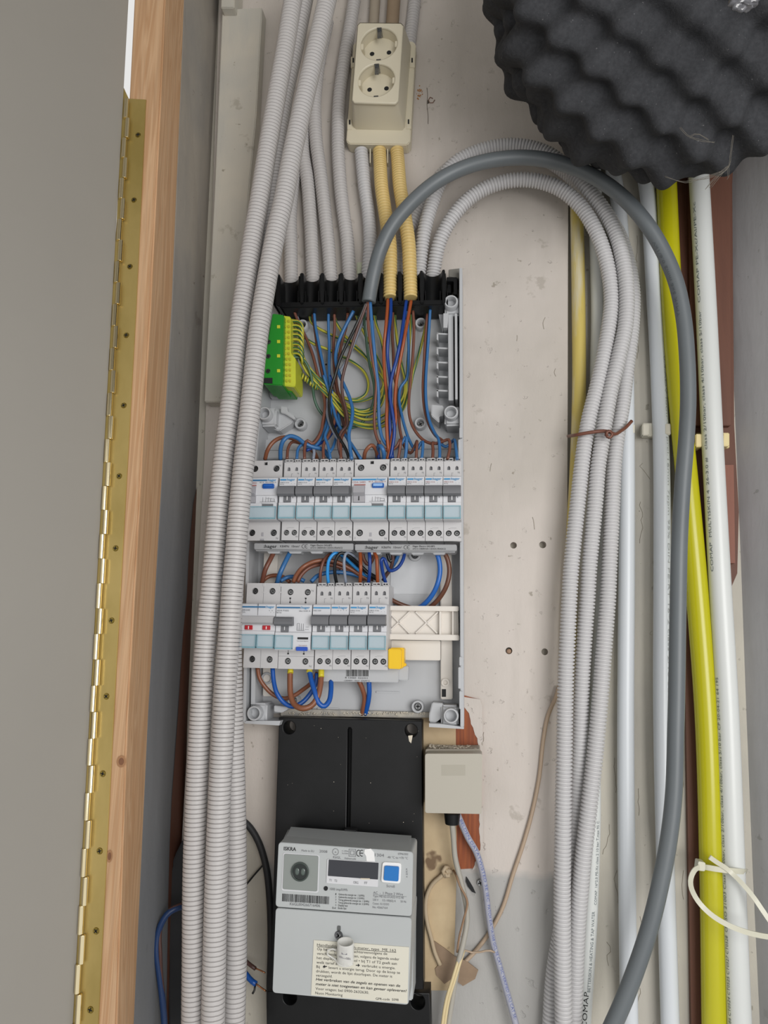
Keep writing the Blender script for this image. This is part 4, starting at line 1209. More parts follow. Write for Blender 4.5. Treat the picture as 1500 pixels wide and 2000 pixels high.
def main_switch(px, py):
    W = 0.0345
    t = thing('main_switch', P(px, py, DT), 'two-pole main switch with two red indicators at the left of the lower row', 'main switch')
    lpart('mbody', 'body', lambda bm: box(bm, -W / 2, W / 2, 0.004, 0.0425, -0.0412, 0.0412, 0.0003, 1), m_dev, t)
    holes = [circ(x, z, 0.0032) for x in (-0.0088, 0.0088) for z in (0.0335, -0.0330)]
    terminal_face(t, W, holes, 'main')
    for x in (-0.0088, 0.0088):
        for z in (0.0335, -0.0330): term_screw(t, x, z, 0.0032, 'rcd2', random.uniform(0, 1.5))
    nose(t, W - 0.0003, 'main')
    for i, x in enumerate((-0.0088, 0.0088)):
        o = lpart('redw', 'red_indicator', lambda bm: box(bm, -0.0038, 0.0038, -0.0162, -0.0140, -0.0048, -0.0006, 0.0003, 1), m_red, t); o.location = (x, 0, 0)
        lpart('redwI', 'position_mark', lambda bm: box(bm, -0.0003, 0.0005, -0.0165, -0.0160, -0.0042, -0.0014), m_wht, o, False)
        cover(t, x - 0.0084, x + 0.0084, -0.0222, -0.0094, 'm%d' % i)
        lpart('mclip%d' % i, 'latch', lambda bm: (box(bm, x - 0.0010 + 0.0088, x + 0.0010 + 0.0088, -0.0006, 0.001, 0.0380, 0.0412), box(bm, x + 0.0075, x + 0.0101, -0.0006, 0.001, 0.0318, 0.0330)), m_dev, t, False)
    prof = [(0.0085, -0.0160), (0.0080, -0.0200), (0.0020, -0.0225), (0.0005, -0.0200), (0.0005, -0.0160)]
    lpart('mtog', 'toggle', lambda bm: curved(bm, -W / 2 + 0.0003, W / 2 - 0.0003, prof, -0.012), mat('pale_grey_toggle', 'b4b3b5', 0.45), t, True, 30)
    lpart('mline1', 'seam_line', lambda bm: box(bm, -0.0001, 0.0001, -0.0167, -0.015, 0.0090, 0.0205), m_gryp, t, False)
    lpart('mline2', 'seam_line', lambda bm: box(bm, -0.0001, 0.0001, -0.0002, 0.001, 0.0215, 0.0412), m_gryp, t, False)
    lpart('mline3', 'seam_line', lambda bm: box(bm, -0.0001, 0.0001, -0.0002, 0.001, -0.0412, -0.024), m_gryp, t, False)
    y = -0.01635
    lpart('barm', 'printed_bar', lambda bm: box(bm, -0.0168, 0.0072, -0.0159, -0.0150, 0.0164, 0.0177), m_tealprint, t, False).location = (0, -0.0007, 0)
    text_local(':hager', 0.0076, 0.0162, 0.0162, 0.0023, y, m_blueprint, t, bold=0.012)
    text_local('SBR240', -0.0168, -0.0080, 0.0132, 0.0016, y, m_gryp, t); text_local('40A', -0.0168, -0.0125, 0.0112, 0.0015, y, m_gryp, t)
    text_local("'.'.", 0.0110, 0.0160, 0.0118, 0.0022, y, m_gryp, t)


def rcbo(px, py):
    W = 0.0354
    t = thing('residual_current_breaker', P(px, py, DT), 'wide residual current breaker, second in the lower row, dark toggle and blue button', 'circuit breaker')
    lpart('obody', 'body', lambda bm: box(bm, -W / 2 + .0001, W / 2 - .0001, 0.004, 0.0425, -0.0412, 0.0412, 0.0003, 1), m_dev, t)
    holes = [circ(x, z, 0.0031) for x in (-0.0082, 0.0092) for z in (0.0330, -0.0340)]
    terminal_face(t, W - 0.0002, holes, 'rcbo')
    for x in (-0.0082, 0.0092):
        for z in (0.0330, -0.0340): term_screw(t, x, z, 0.0031, 'rcd3', random.uniform(0, 1.5))

    def marks(bm):
        for x in (-0.0080, 0.0076):
            for z in (0.0262, 0.0222, -0.0238, -0.0275): box(bm, x - 0.0008, x + 0.0008, -0.0003, 0.001, z, z + 0.0014)
            box(bm, x - 0.0002, x + 0.0002, -0.0002, 0.001, -0.0275, -0.022); box(bm, x - 0.0002, x + 0.0002, -0.0002, 0.001, 0.0222, 0.0276)
    lpart('omarks', 'sealing_slots', marks, m_dark, t, False)
    lpart('oseam', 'seam_line', lambda bm: (box(bm, -W / 2, W / 2, -0.0002, 0.001, -0.0295, -0.0293),), m_gryp, t, False)
    nose(t, W - 0.0004, 'rcbo', [(0.0205, -0.0135), (0.0195, -0.0150), (0.0060, -0.0160), (0.0020, -0.0150), (-0.0055, -0.0145), (-0.0070, -0.0160), (-0.0222, -0.0160), (-0.0235, -0.0150)])
    toggle(t, -W / 2 + 0.0004, 0.0004, 'rcbo', zt=0.0082, zb=-0.0006)
    w1 = lpart('owin', 'position_window', lambda bm: box(bm, -0.0120, -0.0046, -0.0160, -0.0140, -0.0066, 0.0008, 0.0003, 1), m_tog, t)
    lpart('owinI', 'position_mark', lambda bm: box(bm, -0.0088, -0.0082, -0.0163, -0.0158, -0.0044, -0.0012), m_wht, w1, False)
    cover(t, -W / 2 + 0.0005, 0.0002, -0.0225, -0.0095, 'rcbo')
    lpart('obtn', 'test_button', lambda bm: box(bm, 0.0040, 0.0150, -0.0190, -0.0150, -0.0238, -0.0200, 0.0005, 2), mat('strong_blue_button', '1d4fb8', 0.3), t)
    lpart('oblk', 'indicator_window', lambda bm: box(bm, 0.0046, 0.0150, -0.0163, -0.0155, -0.0130, -0.0110), m_blk, t, False)
    y = -0.01635
    text_local('Test mensuel obligatoire', 0.0040, 0.0152, -0.0150, 0.0010, y, m_gryp, t); text_local('Test required', 0.0060, 0.0140, -0.0190, 0.0010, y, m_redp, t)
    lpart('baro', 'printed_bar', lambda bm: box(bm, -0.0166, 0.0062, -0.0159, -0.0150, 0.0164, 0.0177), m_tealprint, t, False).location = (0, -0.0007, 0)
    text_local(':hager', 0.0066, 0.0158, 0.0162, 0.0023, y, m_blueprint, t, bold=0.012)
    text_local('ADA 916G', -0.0166, -0.0050, 0.0134, 0.0015, y, m_gryp, t); text_local('B16', -0.0166, -0.0120, 0.0115, 0.0013, y, m_gryp, t)
    text_local('IΔn 0.03 A', 0.0054, 0.0164, 0.0132, 0.0015, y, m_gryp, t)

    def diag(bm):
        for a in ((0.0036, 0.0038, -0.0046, 0.0020), (0.0056, 0.0058, -0.0046, 0.0020), (0.0076, 0.0078, -0.0046, 0.0020), (0.0096, 0.0098, -0.0046, 0.0020), (0.0036, 0.0110, -0.0048, -0.0046), (0.0036, 0.0060, 0.0020, 0.0022), (0.0110, 0.0150, -0.0038, -0.0036), (0.0120, 0.0150, -0.0014, -0.0012)):
            box(bm, a[0], a[1], -0.0154, -0.0146, a[2], a[3])
    lpart('odiag', 'printed_diagram', diag, m_gryp, t, False)
    text_local('N', 0.0132, 0.0152, 0.0335, 0.0020, -0.0002, m_gryp, t); text_local('N', 0.0134, 0.0154, -0.0395, 0.002, -0.0002, m_gryp, t)


main_switch(512, 1221)
rcbo(580.5, 1222.5)


# busbar strips with lettering
m_strip = mat('grey_strip_plastic', '9fa0a2', 0.4)


def strip(x0, x1, yy, label, i):
    t = thing('busbar_cover', P((x0 + x1) / 2, yy + 17, 0.05), label, 'busbar')
    slab('cover_strip', [(x0, yy + 1), (x1, yy + 1.5), (x1, yy + 14), (x0, yy + 13)], 0.066, 0.040, m_strip, t, bev=0.0006)
    slab('lower_lip', [(x0 + 3, yy + 12), (x1 - 3, yy + 13), (x1 - 3, yy + 17), (x0 + 3, yy + 16)], 0.060, 0.040, m_encl, t, bev=0.0004)
    for k in range(4):
        a = x0 + 25 + k * 42
        slab('tooth', [(a, yy + 16), (a + 27, yy + 16), (a + 24, yy + 21), (a + 3, yy + 21)], 0.056, 0.044, m_encl, t, bev=0.0004)
    s_ = (x1 - x0) / 195
    f = lambda q: x0 + q * s_
    text_px(':hager', (f(19), yy + 10), (f(45), yy + 10), 6.2, 0.0663, m_blk, t, bold=0.014)
    text_px('KB4FN' if i == 0 else 'KB6FN', (f(51.5), yy + 9), (f(68.5), yy + 9.2), 4.2, 0.0663, m_blk, t)
    text_px('10mm²', (f(74), yy + 9), (f(90), yy + 9.2), 4.2, 0.0663, m_blk, t)
    # CE mark as two open rings
    for cx in (f(97.5), f(103.5)):
        bm = bmesh.new(); c = P(cx, yy + 7, 0.0663); R1, R2 = 0.0020, 0.0016
        vs = []
        for k in range(13):
            a = math.radians(60 + 240 * k / 12); vs.append((bm.verts.new(c + Vector((R1 * math.cos(a), 0, R1 * math.sin(a)))), bm.verts.new(c + Vector((R2 * math.cos(a), 0, R2 * math.sin(a))))))
        for a, b in zip(vs, vs[1:]): bm.faces.new((a[0], a[1], b[1], b[0]))
        if cx > f(100): box(bm, c.x - R1, c.x + 0.0002, c.y - 0.00005, c.y + 0.00005, c.z - 0.00018, c.z + 0.00018)
        bm_obj('printed_mark', bm, m_blk, t, False)
    text_px('Hager Electro SAS-BP3', (f(111), yy + 6.3), (f(153), yy + 6.6), 3.2, 0.0663, m_blk, t, bold=0.01)
    text_px('67215 OBERNAI CEDEX-FRANCE', (f(111), yy + 11.3), (f(174), yy + 11.6), 3.2, 0.0663, m_blk, t)


strip(496, 690, 1060, 'grey busbar cover strip with black lettering, under the left half of upper row', 0)
strip(693, 892, 1062, 'grey busbar cover strip with black lettering, under the right half of upper row', 1)

# ================================================================== EARTH TERMINAL BLOCK
eb = thing('earth_terminal_block', P(545, 765, 0.05), 'green and yellow earth terminal block at the upper left of the enclosure', 'terminal block')
m_grn = mat('green_plastic', '27892c', 0.35); m_yg = mat('lime_yellow_plastic', 'c6cc3c', 0.35, c2='b8bd34', nscale=60)
slab('green_body', [(532, 612), (554, 615), (552, 753), (514, 750), (517, 700)], 0.078, 0.040, m_grn, eb, bev=0.0008)
slab('green_base', [(531, 754), (571, 757), (570, 766), (532, 765)], 0.055, 0.030, m_grn, eb, bev=0.0005)
slab('yellow_body', [(553, 616), (567, 618), (568, 690), (577, 700), (577, 750), (575, 756), (552, 753)], 0.070, 0.036, m_yg, eb, bev=0.0008)
for i in range(12):
    y = 624 + i * 10.6
    for j in range(2):
        x = 557 + j * 6.5 + (2.5 if i > 6 else 0)
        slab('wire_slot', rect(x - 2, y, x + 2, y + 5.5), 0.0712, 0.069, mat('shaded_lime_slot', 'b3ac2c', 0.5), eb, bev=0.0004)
for i, y in enumerate((638, 667, 695, 724)):
    slab('marker', rect(541, y - 3, 547, y + 3), 0.0786, 0.0778, m_yg, eb)
    if i: screw_head('terminal_screw', P(525 - i * 0.5, y + 1, 0.078), (0, -1, 0), 0.0026, m_screw, eb, 0.0008)
slab('dark_socket', [(515, 738), (532, 738), (532, 749), (515, 748)], 0.0786, 0.0778, m_dark, eb)
# ================================================================== WIRES
def W1(pts, d=None):
    """points read from the close-up of the upper wiring"""
    return [(460 + q[0] * 0.30667, 500 + q[1] * 0.30667, (q[2] if len(q) > 2 else d)) for q in pts]


def W2(pts, d=None):
    return [(460 + q[0] * 0.30667, 1060 + q[1] * 0.30667, (q[2] if len(q) > 2 else d)) for q in pts]


def wire(pts, col, label, r=0.00160, group=None, d=None, conv=W1, name='wire', depths=None, m=None):
    p = conv(pts, d)
    if conv is W2: r *= 0.80
    if depths:
        n = len(p); k = np.linspace(0, 1, n); dd = np.interp(k, np.linspace(0, 1, len(depths)), depths)
        p = [(a[0], a[1], float(e)) for a, e in zip(p, dd)]
    o = tube(name, p, r, m or m_wirecol[col], seg=10, step=0.0025)
    return tag(o, label, 'wire', group)


TOPD = [0.034, 0.030, 0.030, 0.034, 0.044, 0.050]


DY = [.0565, .0605, .054, .052, .050, .046]; DY2 = [.0565, .0610, .058, .056, .053, .048]; DC = [.062, .058, .050, .046, .046, .050, .050]


def up(pts, col, label, off=0.0, **k):
    return wire(pts, col, label, depths=off if isinstance(off, list) else [x + off for x in TOPD], **k)


# row 1, left half
wire([(188, 1295), (205, 1235), (240, 1185), (300, 1155), (370, 1165), (430, 1200), (500, 1250), (520, 1290)], 'tan', 'thick brown wire arching out of the left residual current switch', 0.0021, depths=[.052, .062, .055, .045, .04, .03])
wire([(286, 1295), (288, 1225), (305, 1175), (345, 1147), (395, 1160), (435, 1190), (490, 1215), (560, 1235), (600, 1290)], 'blue', 'thick light blue wire arching out of the left residual current switch', 0.0022, depths=[.052, .066, .062, .052, .045, .03])
up([(372, 350), (392, 400), (430, 480), (478, 590), (510, 700), (535, 800), (560, 880), (570, 960), (555, 1060), (540, 1130), (490, 1195), (455, 1175), (440, 1225), (440, 1295)], 'brown', 'long brown wire from the first comb slot sweeping right past the green block', 0.006)
up([(380, 350), (400, 410), (430, 475), (470, 550), (505, 620), (535, 740), (560, 850), (585, 960), (570, 1100), (520, 1200), (480, 1200), (500, 1240), (495, 1295)], 'grey', 'dull blue-grey wire following the leftmost long brown wire', -0.003)
up([(500, 350), (508, 440), (530, 560), (555, 680), (578, 790), (592, 900), (588, 1010), (570, 1100), (535, 1180), (480, 1225), (430, 1200), (400, 1225), (390, 1295)], 'blue', 'light blue wire from the second comb slot curving left into the first breaker', 0.003)
up([(490, 352), (503, 450), (520, 570), (545, 700), (570, 830), (580, 930), (560, 1060), (520, 1160), (460, 1210), (400, 1190), (360, 1185), (335, 1225), (328, 1295)], 'brown', 'brown wire beside the light blue one, looping into the first breaker', 0.0)
up([(592, 350), (592, 450), (597, 580), (596, 700), (600, 800), (612, 900), (605, 1000), (590, 1090), (570, 1150), (590, 1210), (605, 1295)], 'blue', 'straight light blue wire from the third comb slot', 0.001)
up([(628, 350), (632, 450), (624, 560), (628, 700), (640, 820), (640, 950), (628, 1060), (590, 1150), (562, 1200), (560, 1295)], 'brown', 'straight brown wire from the third comb slot', 0.0)
up([(715, 365), (705, 450), (680, 540), (660, 640), (640, 730), (650, 850), (685, 950), (702, 1030), (700, 1100), (675, 1160), (670, 1225), (672, 1295)], 'brown', 'brown wire behind the bright light blue one, into the fourth breaker', 0.003)
up([(752, 350), (720, 410), (680, 490), (648, 575), (638, 660), (660, 750), (695, 830), (725, 900), (745, 980), (738, 1060), (722, 1130), (728, 1210), (740, 1295)], 'blue', 'bright light blue wire bowing left then down to the middle switch', 0.012, r=0.0019)
up([(830, 295), (800, 370), (760, 460), (710, 560), (665, 660), (635, 760), (605, 860), (595, 950), (612, 1060), (655, 1150), (700, 1225), (725, 1295)], 'black', 'black wire fanning left out of the thick grey cable', DC)
up([(840, 295), (812, 370), (775, 470), (735, 590), (700, 700), (678, 800), (684, 900), (708, 1000), (712, 1075), (672, 1125), (655, 1190), (664, 1250), (680, 1300)], 'umber', 'dark brown wire beside the black one out of the thick grey cable', DC)
up([(850, 296), (818, 400), (770, 520), (715, 650), (650, 760), (605, 850), (583, 930), (585, 1010), (610, 1090), (655, 1170), (700, 1230), (725, 1290)], 'grey', 'grey wire bulging left among the dark cable cores', [.050, .034, .030, .038, .046, .050])
up([(610, 850), (640, 930), (655, 1010), (660, 1090), (640, 1160), (620, 1220), (600, 1250)], 'blue', 'light blue wire half hidden behind the black wire', 0.0)
up([(560, 760), (600, 880), (625, 980), (650, 1060), (690, 1130), (740, 1200), (800, 1295)], 'blue', 'light blue wire running down right to the middle residual current switch', 0.006)
up([(600, 760), (632, 860), (645, 980), (635, 1080), (590, 1160), (510, 1210), (450, 1240)], 'navy', 'navy blue wire low in the left wiring tangle', -0.003)
up([(620, 800), (645, 900), (672, 1000), (690, 1080), (715, 1170), (760, 1240), (790, 1300)], 'umber', 'dark brown wire running down behind the light blue ones', 0.0)

# row 1, right half
up([(846, 296), (844, 420), (856, 540), (876, 680), (896, 800), (890, 930), (884, 1040), (892, 1130), (925, 1205), (975, 1240), (1025, 1215), (1052, 1165), (1046, 1230), (1035, 1295)], 'brown', 'brown wire from the thick cable into the first breaker right of the middle', DC)
up([(858, 296), (868, 430), (880, 560), (893, 700), (910, 850), (912, 980), (918, 1090), (945, 1180), (1000, 1225), (1060, 1190), (1086, 1150), (1088, 1220), (1080, 1295)], 'blue', 'light blue wire from the thick cable into the first breaker right of the middle', DC, r=0.0018)
up([(970, 275), (966, 350), (955, 480), (945, 600), (950, 760), (965, 900), (962, 1050), (968, 1180), (980, 1290)], 'orange', 'orange-brown wire leaving the left yellow conduit', DY, r=0.0018)
up([(990, 272), (988, 380), (972, 520), (968, 640), (985, 790), (988, 930), (984, 1060), (990, 1170), (1000, 1290)], 'navy', 'navy blue wire leaving the left yellow conduit', DY, r=0.0018)
up([(1088, 285), (1072, 400), (1050, 540), (1025, 660), (995, 770), (982, 880), (1000, 1000), (1012, 1110), (1002, 1200), (985, 1290)], 'navy', 'navy blue wire leaving the right yellow conduit and crossing left', DY2, r=0.0018)
up([(1118, 285), (1096, 410), (1072, 540), (1045, 680), (1022, 820), (1015, 930), (1020, 1040), (1000, 1140), (985, 1230), (965, 1300)], 'orange', 'orange-brown wire leaving the right yellow conduit', DY, r=0.0018)
up([(1130, 350), (1136, 460), (1130, 620), (1116, 780), (1104, 920), (1110, 1030), (1145, 1115), (1200, 1175), (1260, 1195), (1320, 1180), (1358, 1170), (1365, 1220), (1350, 1295)], 'brown', 'brown wire curving right across the tops of the right-hand breakers', 0.010)
up([(1092, 340), (1100, 500), (1102, 640), (1090, 780), (1050, 840), (1042, 920), (1058, 1010), (1078, 1090), (1110, 1180), (1150, 1235), (1190, 1180), (1192, 1230), (1185, 1295)], 'blue', 'light blue wire dipping into the second breaker of the right block', 0.004)
up([(1003, 345), (998, 480), (1004, 600), (1010, 760), (1030, 860), (1040, 980), (1046, 1100), (1075, 1210), (1115, 1255), (1148, 1200), (1155, 1180), (1150, 1295)], 'brown', 'brown wire dipping into the second breaker of the right block', 0.002)
up([(1222, 370), (1210, 520), (1200, 700), (1194, 850), (1205, 980), (1235, 1080), (1275, 1145), (1320, 1180), (1280, 1195), (1255, 1190), (1258, 1230), (1255, 1295)], 'brown', 'brown wire hanging at the right beside the wire guide', 0.004)
up([(1240, 340), (1232, 470), (1222, 620), (1212, 780), (1214, 930), (1235, 1050), (1270, 1130), (1292, 1165), (1300, 1220), (1300, 1295)], 'blue', 'light blue wire hanging at the right beside the wire guide', 0.007)
up([(1300, 1190), (1340, 1215), (1375, 1185), (1392, 1170), (1402, 1220), (1412, 1295)], 'blue', 'short light blue wire into the last breaker of the upper row', 0.012)
wire([(818, 1295), (830, 1240), (865, 1205), (892, 1230), (905, 1290)], 'tan', 'short thick brown loop on top of the middle residual current switch', 0.0020, depths=[.052, .066, .060, .04])
wire([(945, 1295), (942, 1240), (925, 1210), (905, 1225), (900, 1290)], 'blue', 'short thick blue loop on top of the middle residual current switch', 0.0021, depths=[.052, .066, .060, .04])
wire([(915, 1180), (908, 1240), (915, 1295)], 'navy', 'navy blue wire tucked behind the short blue loop', 0.0018, depths=[.04, .046, .046])

# earth wires
EG = 'green and yellow earth wires running to the green block'
ys = [398, 420, 446, 470, 496, 522, 548, 574, 600, 620]
G = [
    [(352, 355), (356, 390), (372, 405), (395, 440), (400, 430), (380, 415), (345, 408)],
    [(472, 358), (482, 420), (520, 455), (600, 498), (700, 545), (780, 600), (850, 670), (910, 745), (940, 800), (935, 880), (880, 960), (800, 985), (700, 940), (600, 850), (500, 750), (430, 640), (425, 500), (400, 440), (348, 432)],
    [(620, 362), (645, 430), (690, 500), (750, 560), (810, 620), (870, 700), (930, 770), (950, 850), (920, 960), (850, 1010), (760, 1000), (660, 940), (560, 840), (470, 740), (425, 620), (412, 500), (395, 462), (348, 456)],
    [(440, 520), (500, 560), (580, 592), (680, 640), (760, 685), (820, 740), (845, 810), (828, 880), (770, 912), (700, 905), (620, 850), (540, 780), (465, 710), (425, 620), (412, 520), (390, 484), (346, 480)],
    [(762, 360), (790, 430), (840, 530), (890, 620), (930, 720), (945, 800), (925, 860), (860, 905), (760, 925), (680, 900), (590, 840), (500, 760), (440, 680), (418, 570), (390, 508), (346, 504)],
    [(882, 345), (895, 430), (930, 540), (945, 650), (950, 800), (945, 900), (900, 975), (820, 1000), (720, 960), (610, 870), (510, 790), (445, 700), (415, 600), (390, 532), (346, 528)],
    [(1012, 345), (1020, 450), (1035, 580), (1060, 700), (1078, 800), (1072, 880), (1020, 960), (920, 1025), (820, 1040), (720, 990), (620, 890), (520, 800), (450, 710), (415, 625), (390, 558), (346, 552)],
    [(1122, 360), (1112, 500), (1098, 650), (1092, 760), (1085, 870), (1060, 950), (980, 1030), (880, 1075), (780, 1060), (690, 1000), (600, 890), (520, 810), (450, 725), (412, 640), (388, 584), (346, 578)],
    [(1232, 335), (1215, 430), (1190, 540), (1158, 660), (1128, 760), (1105, 870), (1070, 970), (1000, 1050), (900, 1095), (800, 1085), (700, 1030), (610, 920), (530, 830), (455, 740), (412, 655), (385, 610), (346, 604)],
    [(640, 1000), (590, 900), (500, 790), (430, 690), (410, 650), (384, 632), (346, 626)],
]
lab = ['short earth wire from the first comb slot into the green block', 'earth wire from the second comb slot crossing right and looping back', 'earth wire from the third comb slot crossing right and looping back',
       'earth wire forming the small inner oval loop', 'earth wire from the middle slot looping back leftwards', 'earth wire just right of the thick cable end', 'earth wire between the two yellow conduits', 'earth wire just right of the yellow conduits',
       'earth wire from the last comb slot sweeping far down and left', 'short lowest earth wire leaving the green block']
for i, (g, l) in enumerate(zip(G, lab)):
    if 0 < i < 9:
        y_ = 385 + i * 29
        g = g[:-2] + [(428, y_ + 60), (420, y_ + 22), (398, y_ + 3), (342, y_)]
    k = [0.030, 0.026, 0.024, 0.024 + 0.0008 * i, 0.026 + 0.0008 * i, 0.030 + 0.0008 * i, 0.046, 0.060, 0.058]
    wire(g, 'gy', 'green and yellow ' + l, 0.0016, depths=k)
wire([(346, 650), (400, 645), (440, 670), (475, 740), (492, 830), (500, 900), (520, 960), (550, 1005), (600, 1050), (700, 1095), (780, 1080), (845, 1010), (880, 920), (882, 820), (865, 740), (845, 640), (832, 520), (820, 420), (822, 360)], 'green', 'dark green wire sweeping round the bottom of the tangle', 0.0015, depths=[.058, .05, .034, .026, .026, .03, .034, .05])
cp = []
for i in range(90):
    t_ = i / 89; x = 388 + 140 * t_; y = 735 + 110 * t_
    a = t_ * 2 * math.pi * 8
    q = W1([(x + 10 * math.cos(a) * 0.6, y + 12 * math.cos(a) * -0.8, 0.040 + 0.0035 * math.sin(a))])[0]
    cp.append(P(*q))
o = tube('wire_coil', cp, 0.0015, m_wirecol['gy'], world=True, step=0.002); tag(o, 'short coil of green and yellow wire below the green block', 'wire')

# between the rows
mid = dict(conv=W2)
wire([(255, 40), (222, 105), (190, 170), (168, 258)], 'brown', 'thick brown wire from the upper row into the main switch', 0.0030, depths=[.048, .056, .058, .05], **mid)
wire([(360, 40), (318, 120), (284, 195), (264, 258)], 'blue', 'thick light blue wire from the upper row into the main switch', 0.0030, depths=[.048, .056, .058, .05], **mid)
wire([(172, 245), (205, 218), (255, 208), (310, 222), (345, 250)], 'tan', 'brown wire arching low behind the main switch', 0.0026, depths=[.04, .036, .036, .04], **mid)
wire([(285, 245), (330, 220), (380, 218), (440, 245)], 'blue', 'light blue wire arching low behind the main switch', 0.0026, depths=[.046, .042, .042, .04], **mid)
wire([(368, 252), (388, 205), (430, 155), (500, 120), (580, 112), (650, 125), (730, 165), (800, 210), (860, 245)], 'tan', 'thick brown wire arching from the wide lower device to the right, upper one', 0.0027, depths=[.052, .056, .046, .036, .030], **mid)
wire([(395, 252), (415, 210), (460, 165), (530, 140), (600, 140), (680, 160), (760, 200), (820, 235)], 'brown', 'thick brown wire arching from the wide lower device to the right, lower one', 0.0025, depths=[.052, .052, .042, .032, .030], **mid)
wire([(482, 248), (520, 212), (590, 190), (670, 188), (750, 202), (840, 232)], 'blue', 'thick light blue wire lying low behind the lower breakers', 0.0027, depths=[.050, .044, .034, .030], **mid)
wire([(592, 262), (586, 180), (598, 105), (635, 66), (680, 80), (730, 125), (790, 180), (850, 230)], 'sky', 'bright sky blue wire looping into the first lower breaker', 0.0021, depths=[.050, .058, .056, .040, .030], **mid)
wire([(538, 262), (543, 180), (560, 120), (590, 80), (630, 60)], 'brown', 'brown wire into the first lower breaker', 0.0020, depths=[.050, .056, .052, .040], **mid)
wire([(645, 262), (632, 190), (638, 110), (670, 66), (720, 82), (790, 140), (870, 215), (910, 240)], 'black', 'black wire looping into the second lower breaker', 0.0021, depths=[.050, .060, .060, .044, .034], **mid)
wire([(640, 80), (700, 75), (760, 120), (830, 180), (900, 225)], 'black', 'second black wire hanging just behind the looping one', 0.0024, depths=[.040, .034, .034], **mid)
wire([(650, 200), (690, 160), (730, 190), (790, 215), (880, 235)], 'umber', 'dark brown wire low behind the second lower breaker', 0.0024, depths=[.034, .030, .030], **mid)
wire([(660, 60), (700, 110), (760, 150), (820, 200)], 'blue', 'light blue wire slanting down behind the black ones', 0.0022, depths=[.036, .032, .030], **mid)
wire([(704, 262), (694, 180), (692, 110), (705, 66), (745, 80), (780, 110)], 'grey', 'light grey wire looping into the second lower breaker', 0.0019, depths=[.050, .060, .058, .040], **mid)
wire([(793, 262), (797, 160), (794, 50)], 'orange', 'straight orange-brown wire into the third lower breaker', 0.0022, depths=[.050, .060, .054], **mid)
wire([(846, 262), (855, 170), (854, 90), (850, 50)], 'navy', 'straight navy blue wire into the third lower breaker', 0.0022, depths=[.050, .060, .054], **mid)
wire([(905, 262), (902, 170), (898, 92), (880, 60)], 'orange', 'orange-brown wire into the last lower breaker', 0.0022, depths=[.050, .060, .054], **mid)
wire([(958, 262), (936, 180), (930, 105), (945, 100), (962, 140), (982, 178), (1030, 162), (1066, 110), (1080, 45)], 'navy', 'navy blue wire looping right into the last lower breaker', 0.0022, depths=[.050, .062, .058, .050, .044], **mid)
wire([(1000, 50), (1002, 110), (985, 170), (955, 215), (940, 240)], 'umber', 'dark brown wire behind the right navy loop', 0.0024, depths=[.044, .038, .034], **mid)
wire([(1045, 50), (1025, 110), (990, 165), (960, 200)], 'blue', 'light blue wire behind the right navy loop', 0.0024, depths=[.044, .038, .034], **mid)
wire([(808, 60), (820, 110), (846, 140), (872, 110), (884, 55)], 'brown', 'brown wire bending between the two straight pairs', 0.0024, depths=[.044, .040, .044], **mid)
wire([(965, 60), (985, 120), (1010, 90), (1020, 50)], 'black', 'black wire stub under the right busbar strip', 0.0022, depths=[.044, .040, .044], **mid)
wire([(1272, 40), (1296, 110), (1302, 190), (1280, 280), (1240, 350), (1190, 400), (1140, 430)], 'blue', 'thick light blue wire curving down at the right end', 0.0031, depths=[.046, .046, .044, .036, .024], m=mat('wire_strong_blue', '2463b4', 0.33), **mid)
wire([(1315, 40), (1348, 100), (1362, 180), (1345, 270), (1300, 350), (1240, 410), (1180, 450)], 'brown', 'thick brown wire curving down at the right end', 0.0030, depths=[.046, .046, .044, .036, .022], m=mat('wire_deep_brown', '66402f', 0.36), **mid)
wire([(960, 340), (1010, 372), (1060, 395), (1120, 415)], 'brown', 'thick brown wire emerging low beside the last lower breaker', 0.0028, depths=[.026, .026, .022], m=MATS['wire_deep_brown'], **mid)

# under the lower row
wire([(140, 795), (152, 860), (190, 920), (245, 970), (310, 992), (370, 975), (430, 935), (480, 895), (520, 830)], 'tan', 'brown wire swinging low from the main switch', 0.0026, depths=[.048, .044, .038, .036, .044], **mid)
wire([(236, 795), (243, 880), (262, 955), (305, 1015), (360, 1042), (420, 1020), (470, 970), (510, 900), (520, 830)], 'navy', 'blue wire swinging low from the main switch', 0.0028, depths=[.048, .052, .050, .044, .044], m=mat('wire_royal_blue', '1a55a8', 0.33), **mid)
wire([(348, 815), (347, 900), (352, 975), (375, 1030), (425, 1055), (480, 1040), (522, 985), (540, 910), (546, 840)], 'brown', 'thick brown wire loop with two yellow ferrules', 0.0035, depths=[.050, .056, .062, .058, .050], m=mat('wire_loop_brown', '85543b', 0.38), **mid)
wire([(470, 815), (484, 880), (505, 950), (530, 1020), (562, 1042), (595, 1010), (608, 940), (608, 880)], 'navy', 'thick blue wire loop hanging beside the brown one', 0.0031, depths=[.050, .058, .060, .054, .044], m=MATS['wire_royal_blue'], **mid)
wire([(786, 880), (808, 930), (822, 985), (815, 1050), (805, 1095)], 'tan', 'thick brown wire going down into the bottom opening', 0.0031, depths=[.034, .030, .024, .020], **mid)
wire([(850, 880), (852, 950), (846, 1010), (835, 1060), (828, 1095)], 'navy', 'thick blue wire going down into the bottom opening', 0.0031, depths=[.034, .030, .024, .020], m=MATS['wire_royal_blue'], **mid)
